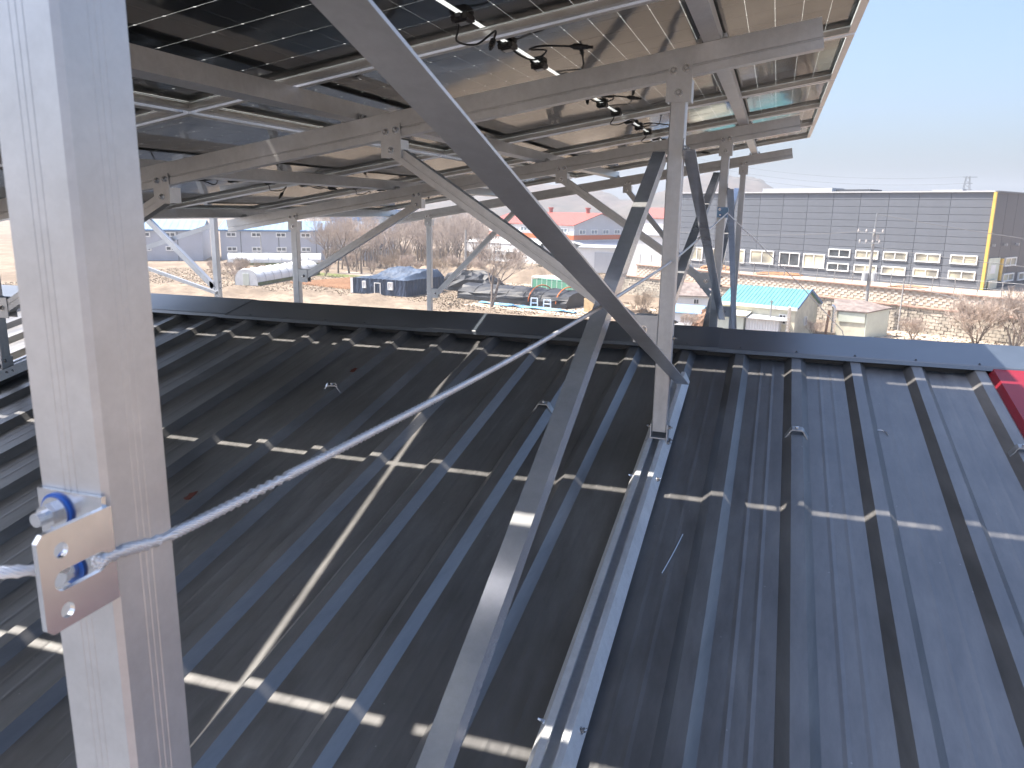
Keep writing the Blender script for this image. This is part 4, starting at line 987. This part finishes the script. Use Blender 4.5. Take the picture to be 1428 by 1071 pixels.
def heap(name, label, cat, cx, cy, rx, ry, h, mat, seed, rz=0, zb=GROUND):
    rr = random.Random(seed); n, m = 24, 7; vs = []; fs = []
    for j in range(m+1):
        for i in range(n):
            a = 2*math.pi*i/n; r_ = math.cos(j/m*math.pi/2)**0.7*rr.uniform(0.86, 1.12)
            x, y = rx*r_*math.cos(a), ry*r_*math.sin(a); z = h*math.sin(j/m*math.pi/2)*rr.uniform(0.85, 1.1)
            vs.append((cx+x*math.cos(rz)-y*math.sin(rz), cy+x*math.sin(rz)+y*math.cos(rz), zb-0.05+z))
    for j in range(m):
        for i in range(n): fs.append((j*n+i, j*n+(i+1) % n, (j+1)*n+(i+1) % n, (j+1)*n+i))
    b = MB(); b.add(vs, fs); return tag(b.build(name, mat), label, cat)
heap('tarp_heap', 'dark tarpaulin covered heap right behind the navy house', 'heap', -39.5, 101.0, 4.5, 3.0, 2.6, 'black_tarp', 8)
heap('dirt_heap', 'heap of orange earth behind the fence near the posts', 'earth heap', -6.3, 101.5, 2.4, 1.2, 0.65, 'tilled_soil', 9, zb=TER)
heap('dirt_heap', 'low reddish earth heap by the factory wall, under the wide window', 'earth heap', 0.8, 96.2, 2.8, 0.9, 0.40, 'tilled_soil', 10, zb=TER)
heap('dirt_heap', 'flat reddish earth heap by the fence near the yellow corner', 'earth heap', 13.0, 86.2, 2.0, 0.6, 0.28, 'tilled_soil', 12, zb=TER)
heap('rubble_heap', 'brown rubbish heap of boards beside the blue roofed hut', 'rubbish heap', -5.4, 76.2, 1.6, 1.2, 1.9, 'brown_debris', 13)
heap('cloth_heap', 'pale tan and white rubbish heap below the lower stone wall', 'rubbish heap', -14.5, 84.0, 2.6, 1.4, 1.3, 'dry_brush', 14)

# ------------------------------------------------------------------ black shade-cloth greenhouse with hoops and clutter
def shade_house():
    t = tunnel('shade_greenhouse', 'low greenhouse tunnel under black shade cloth with orange hoops', (-36.2, 92.6), (-21.0, 88.0), 5.6, 1.85, 'black_tarp', 'black_tarp', 0.07, 'black_tarp')
    d = Vector((-21.0+36.2, 88.0-92.6, 0)).normalized(); sd = Vector((-d.y, d.x, 0))
    for q in (10.6, 14.4):
        o = Vector((-36.2, 92.6, GROUND))+d*q
        pts = [o+sd*(-2.75*math.cos(math.pi*i/16))+Vector((0, 0, 0.45+1.75*math.sin(math.pi*i/16))) for i in range(17)]
        pts = [pts[0]-Vector((0, 0, 0.45))]+pts+[pts[-1]-Vector((0, 0, 0.45))]
        b = MB(); b.tube(pts, 0.07, 7); b.build('orange_hose', 'orange_hose', t)
shade_house()
bt = MB(); rr = random.Random(21); vs = []; fs = []
for j in range(5):
    for i in range(25): vs.append((-33.0+13.0*i/24, 86.3-4.6*i/24+1.4*j/4+rr.uniform(-0.2, 0.2), GROUND+0.06+rr.uniform(0, 0.16)))
for j in range(4):
    for i in range(24): a = j*25+i; fs.append((a, a+1, a+26, a+25))
bt.add(vs, fs); tag(bt.build('ground_tarp', 'blue_tarp'), 'crumpled light blue tarpaulin on the ground before the black tunnel', 'tarpaulin')
def frame_item(label, x, y, w, h, rz):
    t = thing('white_chair_frame', label, 'frame', (x, y, GROUND))
    u = Vector((math.cos(rz), math.sin(rz), 0))
    for sx in (-1, 1):
        b = MB(); b.bar(Vector((x, y, GROUND))+u*sx*w/2, Vector((x, y, GROUND+h))+u*sx*w/2*0.9, 0.12, 0.12); b.build('upright', 'white_plastic', t)
    for z in (0.1, 0.55, h): b = MB(); b.bar(Vector((x, y, GROUND+z))-u*w/2, Vector((x, y, GROUND+z))+u*w/2, 0.10, 0.12); b.build('rail', 'white_plastic', t)
frame_item('white rectangular frame standing before the black tunnel', -25.6, 85.2, 0.8, 1.1, 0.1)
frame_item('pale slatted frame next to the white rectangular frame', -24.0, 85.0, 0.9, 1.0, -0.1)
b = MB(); b.box((-18.9, 84.2, GROUND+0.75), (1.3, 0.12, 1.5), rz=-0.2); b.box((-18.9, 84.5, GROUND+0.35), (1.1, 0.5, 0.7), rz=-0.2)
tag(b.build('plywood_crate', 'plywood'), 'tan plywood crate at the right end of the black tunnel', 'crate')
gm = thing('mesh_greenhouse', 'pale framed flat greenhouse with green netting behind the black tunnel', 'greenhouse', (-31, 103, GROUND))
gp = [(-31.2, 102.6), (-24.0, 99.5), (-22.6, 102.6), (-29.8, 105.7)]
for (x0, y0), (x1, y1) in zip(gp, gp[1:]+gp[:1]):
    for z in (0.05, 2.0): b = MB(); b.cyl((x0, y0, GROUND+z), (x1, y1, GROUND+z), 0.08, 6); b.build('rail', 'white_frame', gm)
    b = MB(); b.cyl((x0, y0, GROUND), (x0, y0, GROUND+2.0), 0.08, 6); b.build('post', 'white_frame', gm)
    k = 0
    for k in range(9):
        q = Vector((x0+(x1-x0)*k/9, y0+(y1-y0)*k/9, GROUND)); b = MB(); b.cyl(q, q+Vector((0, 0, 1.95)), 0.035, 5); b.build('stake', 'white_frame', gm)
b = MB(); b.poly([(x, y, GROUND+1.7) for x, y in gp], 1.6); b.build('netting', 'green_mesh', gm)
b = MB(); b.poly([(-31.2, 102.6, GROUND+2.1), (-24.0, 99.5, GROUND+2.1), (-23.7, 100.2, GROUND+2.2), (-30.9, 103.3, GROUND+2.2)], 0.05); b.build('roof_sheet', 'cream_wall', gm)

# ------------------------------------------------------------------ village sheds below the retaining wall
th, P, u, v = gable_house('teal_roof_house', 'cream house with a bright teal ribbed metal roof', 'house', (-4.2, 76.0), (6.5, -2.6), 7.0, 5.6, GROUND, -8.15, -6.85, 'cream_wall', 'teal_roof', 0.25, 0.32, 0.08, fascia='white_frame')
wall_window(th, (-4.2, 76.0), u, (-v[0], -v[1]), 5.9, -9.3, 0.7, 0.9, 'dark_pane', fw=0.08)
e_ = (-4.2+u[0]*7.0, 76.0+u[1]*7.0); wall_window(th, e_, v, u, 2.6, -9.6, 0.6, 0.8, 'dark_pane', fw=0.07)
for d0, d1 in ((-0.28, 2.8), (5.88, 2.8)):
    b = MB(); b.bar(P(7.3, d0, -8.20), P(7.3, d1, -6.74), 0.07, 0.20, (u[0], u[1], 0)); b.build('barge_board', 'blue_fascia', th)
ls = thing('lean_to_shed', 'small white corrugated lean-to shed in front of the teal house', 'shed', (-1.8, 75.5, GROUND))
b = MB(); b.prism([(0, GROUND), (0, -9.35), (2.2, -8.95), (2.2, GROUND)], (-1.9, 73.9, 0), (1.0, 73.1, 0), Vector((0.27, 0.96, 0)), (0, 0, 1)); b.build('wall', 'white_render', ls)
b = MB(); b.poly([(-2.3, 73.6, -9.28), (1.5, 72.55, -9.28), (2.2, 75.2, -8.86), (-1.6, 76.2, -8.86)], 0.06); b.build('roof', 'coping_grey', ls)
b = MB()
for k in range(13):
    q = Vector((-1.82+2.75*k/12, 73.86-0.76*k/12, 0)); b.cyl((q.x, q.y, GROUND), (q.x, q.y, -9.4), 0.05, 5)
k_ = b.build('corrugation', 'white_render', ls); k_['kind'] = 'stuff'
ls2 = thing('lean_to_shed', 'pale flat-roofed shed left of the corrugated lean-to, behind the posts', 'shed', (-5, 74.5, GROUND))
b = MB(); b.prism([(0, GROUND), (0, -9.2), (2.0, -8.85), (2.0, GROUND)], (-5.2, 74.4, 0), (-2.1, 73.6, 0), Vector((0.25, 0.97, 0)), (0, 0, 1)); b.build('wall', 'pale_green_panel', ls2)
b = MB(); b.poly([(-5.5, 74.1, -9.10), (-1.9, 73.2, -9.10), (-1.2, 75.7, -8.72), (-4.8, 76.6, -8.72)], 0.07); b.build('roof', 'cream_wall', ls2)
b = MB(); b.cyl((0.2, 73.6, -9.3), (0.2, 73.6, -7.75), 0.07, 8); b.cyl((0.2, 73.6, -7.8), (0.2, 73.6, -7.65), 0.12, 8); tag(b.build('vent_pipe', 'galvanised_steel'), 'thin grey vent pipe rising from the corrugated lean-to roof', 'pipe')
def flue(label, x, y, zt, bend):
    b = MB(); pts = [(x, y, GROUND+0.4), (x, y, zt-0.5)] + [(x+bend*(0.5-0.5*math.cos(a)), y, zt-0.5+0.5*math.sin(a)) for a in [R(20*i) for i in range(1, 6)]]
    b.tube(pts, 0.17, 10)
    for i in range(5): b.cyl((x, y, GROUND+0.9+i*0.28), (x, y, GROUND+0.95+i*0.28), 0.20, 10)
    tag(b.build('flue_pipe', 'silver_duct'), label, 'flue pipe')
flue('shiny straight flue pipe against the cream wall of the teal house', 1.75, 72.4, -8.05, 0.03)
flue('shiny bent flue pipe beside the cream box shed', 5.75, 76.6, -8.2, -0.45)
b = MB(); b.bar((5.15, 76.5, GROUND), (5.3, 76.6, -8.6), 0.22, 0.22); tag(b.build('timber_post', 'brown_debris'), 'brown rusty post leaning by the bent flue pipe', 'post')
bs = thing('box_shed', 'cream box shed with a weathered brown sheet roof and pale side wall', 'shed', (5.9, 78.2, GROUND))
q = [(6.05, 77.6), (8.45, 76.9), (10.55, 79.0), (8.1, 79.9)]
b = MB(); b.poly([(x, y, -8.62) for x, y in q], -GROUND-8.62); b.build('wall', 'cream_wall', bs)
b = MB(); b.box((7.3, 77.15, -9.2), (2.3, 0.05, 0.9), rz=-0.285); b.build('cladding', 'pale_green_panel', bs)
b = MB(); b.poly([(8.47, 76.86, -8.66), (10.58, 78.98, -8.4), (10.58, 78.98, GROUND), (8.47, 76.86, GROUND)], (0.05, -0.05, 0)); b.build('side_wall', 'pale_green_panel', bs)
b = MB(); b.poly([(5.75, 77.5, -8.60), (8.55, 76.65, -8.60), (10.85, 79.0, -8.30), (8.3, 80.1, -7.85), (5.85, 79.8, -7.85)], 0.10); b.build('roof', 'weathered_roof', bs)
b = MB(); b.poly([(6.3, 77.5, -8.545), (7.9, 77.05, -8.545), (8.2, 77.7, -8.44), (6.9, 78.0, -8.42)], 0.02); b.build('roof_patch', 'green_sheet', bs)
hh_, P, u, v = gable_house('grey_cottage', 'small white cottage with a grey gable roof seen between the posts', 'cottage', (-10.6, 88.0), (4.6, 0.7), 4.2, 4.0, GROUND, -9.0, -7.9, 'white_render', 'weathered_roof', 0.3)
wall_window(hh_, (-10.6, 88.0), u, (-v[0], -v[1]), 2.9, -9.7, 0.6, 0.6, 'dark_pane', fw=0.06)
hh_, P, u, v = gable_house('blue_roof_hut', 'small white hut with a bright blue roof seen between the posts', 'hut', (-8.9, 76.5), (2.9, -0.6), 2.7, 2.6, GROUND, -9.5, -8.95, 'white_render', 'light_blue_roof', 0.2)

# ------------------------------------------------------------------ poles, wires, pylon
def power_pole(label, x, y, zt, r0=0.19, r1=0.12, arms=True, zb=GROUND):
    t = thing('utility_pole', label, 'utility pole', (x, y, zb))
    b = MB(); b.tube([(x, y, zb), (x, y, (zb+zt)/2), (x, y, zt)], [r0, (r0+r1)/2, r1], 12); b.build('pole', 'concrete', t)
    if arms:
        b = MB(); b.cyl((x, y, zt), (x+0.05, y, zt+1.5), 0.05, 6); b.build('mast', 'galvanised_steel', t)
        for z, w in ((zt-0.35, 1.25), (zt-1.35, 1.0)):
            b = MB(); b.box((x-0.35, y-0.16, z), (w*1.9, 0.10, 0.11), rz=-0.2); a = b.build('crossarm', 'galvanised_steel', t)
            for k in range(4):
                xx = x-0.35-w*0.85+w*1.7*k/3; b = MB(); b.tube([(xx, y-0.16-(xx-x+0.35)*0.2, z+0.05), (xx, y-0.16-(xx-x+0.35)*0.2, z+0.16), (xx, y-0.16-(xx-x+0.35)*0.2, z+0.34)], [0.09, 0.10, 0.05], 8); b.build('insulator', 'porcelain', a)
        b = MB(); b.cyl((x+0.32, y-0.1, zt-1.1), (x+0.32, y-0.1, zt-0.5), 0.13, 10); b.build('cut_out', 'porcelain', t)
        b = MB(); b.cyl((x-0.4, y-0.1, zt-5.0), (x-0.4, y-0.1, zt-4.2), 0.28, 12); b.build('transformer', 'coping_grey', t)
        b = MB(); b.cyl((x+0.42, y-0.1, zt-5.0), (x+0.42, y-0.1, zt-4.2), 0.28, 12); b.build('transformer', 'coping_grey', t)
    return t
power_pole('tall concrete utility pole with crossarms in front of the charcoal factory', 9.05, 83.4, -1.3)
power_pole('thin grey post standing against the lower stone wall', 12.15, 83.2, -5.9, 0.09, 0.06, False)
power_pole('thin concrete pole rising behind the navy tarpaulin house', -45.2, 113.0, -3.2, 0.20, 0.14, False)
power_pole('slim pole in front of the second lilac hall', -92.0, 126.0, -5.4, 0.14, 0.09, False)
power_pole('slim pole at the end of the light blue roofed hall', -76.0, 142.0, -3.0, 0.16, 0.10, False)
def span_wire(label, p0, p1, sag, r=0.025, grp='overhead wires'):
    pts = [Vector(p0).lerp(Vector(p1), i/20)-Vector((0, 0, sag*4*(i/20)*(1-i/20))) for i in range(21)]
    b = MB(); b.tube(pts, r, 4); tag(b.build('overhead_wire', 'dark_metal'), label, 'wire', grp)
span_wire('overhead wire running left from the utility pole crossarm', (8.0, 83.4, -1.55), (-14, 99, -2.2), 0.5)
span_wire('overhead wire falling right from the utility pole top', (9.1, 83.4, 0.1), (40, 70, -3.5), 0.6)
span_wire('low overhead wire running right across the dark factory side', (9.1, 83.4, -3.0), (44, 68, -4.6), 0.7)
span_wire('pale service wire dropping right in front of the lower stone wall', (12.1, 83.2, -6.5), (26, 66.5, -8.0), 0.3)
py = thing('lattice_pylon', 'distant lattice power pylon on the skyline above the charcoal factory', 'pylon', (118, 600, GROUND))
base, topw, zt = 4.5, 1.0, 26.0
cs = [(118+sx*1, 600+sy*1) for sx in (-1, 1) for sy in (-1, 1)]
for sx in (-1, 1):
    for sy in (-1, 1):
        b = MB(); b.cyl((118+sx*base, 600+sy*base, GROUND), (118+sx*topw, 600+sy*topw, zt), 0.22, 5); b.build('leg', 'dark_metal', py)
for k in range(9):
    z0 = 2+k*2.7; z1 = z0+2.7; w0 = base+(topw-base)*(z0-GROUND)/(zt-GROUND); w1 = base+(topw-base)*(z1-GROUND)/(zt-GROUND)
    for s_ in (-1, 1):
        b = MB(); b.cyl((118-s_*w0, 600-w0, z0), (118+s_*w1, 600-w1, z1), 0.11, 4); b.build('bracing', 'dark_metal', py)
for z, w in ((25.6, 5.5), (21.5, 3.2), (17.5, 3.2)):
    b = MB(); b.bar((118-w*0.5, 600, z), (118+w, 600, z), 0.3, 0.35); b.build('arm', 'dark_metal', py)
for k, z in enumerate((25.8, 21.5, 17.6)):
    span_wire(['top pylon wire sweeping left across the sky', 'middle pylon wire sweeping left across the sky', 'lowest pylon wire sweeping left across the sky'][k], (118-2, 600, z), (-60, 640, z+14.5), 6.0, 0.10, 'pylon wires')

# ------------------------------------------------------------------ bare trees and brush
def grow_tree(seed, h, spread, levels=5, r0=0.16, stems=1, kids=(2, 4), up=0.25, rmin=0.007):
    rr = random.Random(seed); tr = MB(); br = MB()
    def rec(p, d, ln, r, lv):
        n = 3; pts = [p]; rs = [r]; q = p; dd = d
        for i in range(n):
            dd = (dd + Vector((rr.uniform(-1, 1), rr.uniform(-1, 1), rr.uniform(-0.5, 0.9)))*0.16).normalized(); q = q+dd*ln/n; pts.append(q); rs.append(r*(1-0.32*(i+1)/n))
        (tr if lv >= levels-1 else br).tube(pts, rs, 6 if lv >= levels-1 else (4 if lv >= 2 else 3), cap=False)
        if lv == 0: return
        for k in range(rr.randint(*kids)+(1 if lv <= 2 else 0)):
            f = rr.uniform(0.35, 1.0) if lv < levels else rr.uniform(0.45, 1.0); i = min(n-1, int(f*n)); b0 = pts[i].lerp(pts[i+1], f*n-i if f < 1 else 1.0)
            a = rr.uniform(0, 2*math.pi); side = Vector((math.cos(a), math.sin(a), 0)); side = (side-dd*side.dot(dd)).normalized()
            nd = (dd*rr.uniform(0.6, 1.0)+side*rr.uniform(0.5, 1.0)*spread+Vector((0, 0, up))).normalized()
            rec(b0, nd, ln*rr.uniform(0.55, 0.80), max(rmin, rs[i]*rr.uniform(0.42, 0.60)), lv-1)
    for s_ in range(stems):
        a = rr.uniform(0, 6.28); lean = 0.12 if stems == 1 else 0.45
        rec(Vector((0, 0, -0.1)), Vector((math.cos(a)*lean, math.sin(a)*lean, 1)).normalized(), h*0.38, r0*rr.uniform(0.8, 1.1), levels)
    return tr, br
tree_protos = []
for sd in range(6):
    tr, br = grow_tree(100+sd, 10.5, 0.75, 5, 0.17, 1, (3, 4)); tree_protos.append((tr.mesh('trunk', 'bark'), br.mesh('branches', 'twig' if sd % 2 else 'twig_pale')))
def place_tree(name, label, cat, protos, x, y, s, rz, group=None, z=GROUND, parts=('trunk', 'branches')):
    t = thing(name, label, cat, (x, y, z), group); t.rotation_euler = (0, 0, rz); t.scale = (s, s, s)
    obj(parts[0], protos[0], t); obj(parts[1], protos[1], t); return t
rr = random.Random(33)
WL = 'bare winter tree in the wood behind the navy tarpaulin house'
nw = 0
while nw < 120:
    y = 114+rr.random()**1.1*85; k = -0.622+0.255*rr.random(); x = y*k
    if y < 124 and -0.54 < k < -0.36: continue
    place_tree('bare_tree', WL, 'tree', tree_protos[nw % 6], x, y, rr.uniform(0.75, 1.22), rr.uniform(0, 6.3), 'bare trees of the wood'); nw += 1
for i in range(70):
    y = rr.uniform(235, 380); k = -0.55+0.52*rr.random()
    place_tree('bare_tree', 'far bare tree on the plain in front of the hills', 'tree', tree_protos[i % 6], y*k, y, rr.uniform(0.7, 1.2), rr.uniform(0, 6.3), 'far bare trees before the hills')
tr, br = grow_tree(79, 8.5, 0.85, 6, 0.17, 2, (2, 3), 0.25, 0.016); place_tree('bare_tree', 'lone bare tree with a forked trunk left of the black tunnel', 'tree', (tr.mesh('trunk', 'bark'), br.mesh('branches', 'twig')), -30.2, 83.4, 1.15, 0.6)
brush_protos = []
for sd in range(4):
    tr, br = grow_tree(300+sd, 4.0, 0.80, 4, 0.035, 7, (3, 4), 0.35); brush_protos.append((tr.mesh('stems', 'bark'), br.mesh('twigs', 'dry_brush' if sd % 2 else 'twig_pale')))
for i in range(60):
    y = rr.uniform(108, 165); k = -0.622+0.30*rr.random(); x = y*k
    if y < 112 and -0.54 < k < -0.34: continue
    place_tree('bare_bush', 'leafless brown bush in the undergrowth below the wood', 'bush', brush_protos[i % 4], x, y, rr.uniform(0.6, 1.2), rr.uniform(0, 6.3), 'leafless bushes of the undergrowth', parts=('stems', 'twigs'))
for i in range(10):
    y = rr.uniform(96, 112); k = -0.82+0.10*rr.random()
    place_tree('bare_bush', 'small leafless bush in the tan field by the greenhouses', 'bush', brush_protos[i % 4], y*k+rr.uniform(-3, 3), y, rr.uniform(0.45, 0.8), rr.uniform(0, 6.3), 'leafless bushes of the field', parts=('stems', 'twigs'))
dense = []
for sd in range(2):
    tr, br = grow_tree(500+sd, 4.6, 0.85, 5, 0.06, 6, (3, 4), 0.35); dense.append((tr.mesh('stems', 'bark'), br.mesh('twigs', 'twig' if sd else 'twig_pale')))
place_tree('bare_bush', 'tall spreading leafless bush at the right, before the stone wall', 'bush', dense[0], 17.2, 75.6, 1.25, 0.3, parts=('stems', 'twigs'))
place_tree('bare_bush', 'dense leafless bush at the right edge of the picture', 'bush', dense[1], 19.8, 74.2, 1.35, 1.9, parts=('stems', 'twigs'))
place_tree('bare_bush', 'small vase shaped leafless bush beside the thin post by the wall', 'bush', dense[0], 12.5, 76.8, 0.62, 4.0, parts=('stems', 'twigs'))
place_tree('bare_bush', 'low leafless bush between the teal house and the bent flue', 'bush', brush_protos[0], 4.0, 74.2, 0.55, 2.0, parts=('stems', 'twigs'))
place_tree('bare_bush', 'tangled leafless bush beside the pale rubbish heap', 'bush', brush_protos[1], -12.8, 82.5, 0.85, 1.0, parts=('stems', 'twigs'))
place_tree('bare_bush', 'slim leafless shrub in front of the blue roofed hut', 'bush', brush_protos[2], -7.0, 73.5, 0.62, 3.0, parts=('stems', 'twigs'))
def evergreen(label, x, y, h):
    t = thing('evergreen_tree', label, 'tree', (x, y, GROUND)); b = MB(); b.tube([(x, y, GROUND), (x, y, GROUND+h*0.9)], [0.15, 0.04], 6); b.build('trunk', 'bark', t)
    r_ = random.Random(int(x*10)); b = MB()
    for i in range(900):
        u_ = r_.random(); z = GROUND+0.1*h+0.9*h*u_; rad = (1-u_)**0.8*h*0.26*math.sqrt(r_.random()); a = r_.uniform(0, 6.28); p = Vector((x+rad*math.cos(a), y+rad*math.sin(a), z))
        d = Vector((math.cos(a), math.sin(a), r_.uniform(-0.3, 0.5))).normalized()*0.28; s_ = Vector((-math.sin(a), math.cos(a), 0.2))*0.10
        b.add([p-s_, p+s_, p+d+s_*0.3, p+d-s_*0.3], [(0, 1, 2, 3)])
    b.build('crown', 'evergreen', t)
evergreen('small dark evergreen in front of the white annex', -38.5, 132.0, 5.2)
heap('grass_tuft', 'patch of green growth at the foot of the right-hand bushes', 'plant', 16.5, 76.0, 2.6, 0.9, 0.28, 'green_verge', 30)

# ------------------------------------------------------------------ dry grass tufts over the open ground
def grass():
    r_ = random.Random(44); b = MB()
    zones = [(-100, -34, 74, 112, 12000), (-62, -20, 106, 150, 8000), (-40, 0, 70, 92, 6000), (8, 28, 68, 84, 2000)]
    for x0, x1, y0, y1, n in zones:
        for _ in range(n):
            x, y = r_.uniform(x0, x1), r_.uniform(y0, y1); h = r_.uniform(0.03, 0.13); b.cur = r_.choice((0, 0, 1, 1, 2)); w = r_.uniform(0.04, 0.14)
            for k in range(2):
                a = r_.uniform(0, 3.14); dx, dy = math.cos(a)*w, math.sin(a)*w; lx, ly = r_.uniform(-0.15, 0.15), r_.uniform(-0.15, 0.15)
                b.add([(x-dx, y-dy, GROUND-0.02), (x+dx, y+dy, GROUND-0.02), (x+dx*0.5+lx, y+dy*0.5+ly, GROUND+h), (x-dx*0.6+lx, y-dy*0.6+ly, GROUND+h*0.8)], [(0, 1, 2, 3)])
    o = b.build('dry_grass', ['dry_brush', 'grass_straw', 'grass_dark']); o['kind'] = 'stuff'; o['label'] = 'dry winter grass tufts over the open ground'; o['category'] = 'grass'
pm('grass_straw', (0.31, 0.255, 0.185), 0.95); pm('grass_dark', (0.25, 0.21, 0.155), 0.95)
grass()
# ------------------------------------------------------------------ hazy air
hz = bpy.data.materials.new('hazy_air'); hz.use_nodes = True; hz.node_tree.nodes.clear()
ho = hz.node_tree.nodes.new('ShaderNodeOutputMaterial'); hv = hz.node_tree.nodes.new('ShaderNodeVolumePrincipled')
hv.inputs['Color'].default_value = (0.86, 0.92, 1.0, 1); hv.inputs['Density'].default_value = 0.0006; hv.inputs['Anisotropy'].default_value = 0.2
hz.node_tree.links.new(hv.outputs[0], ho.inputs['Volume']); M['hazy_air'] = hz
b = MB(); b.span((-1700, -1700, GROUND-1.6), (1700, 1700, 60)); h_ = b.build('haze', 'hazy_air'); h_['kind'] = 'stuff'; h_['label'] = 'pale haze filling the air over the valley'; h_['category'] = 'haze'
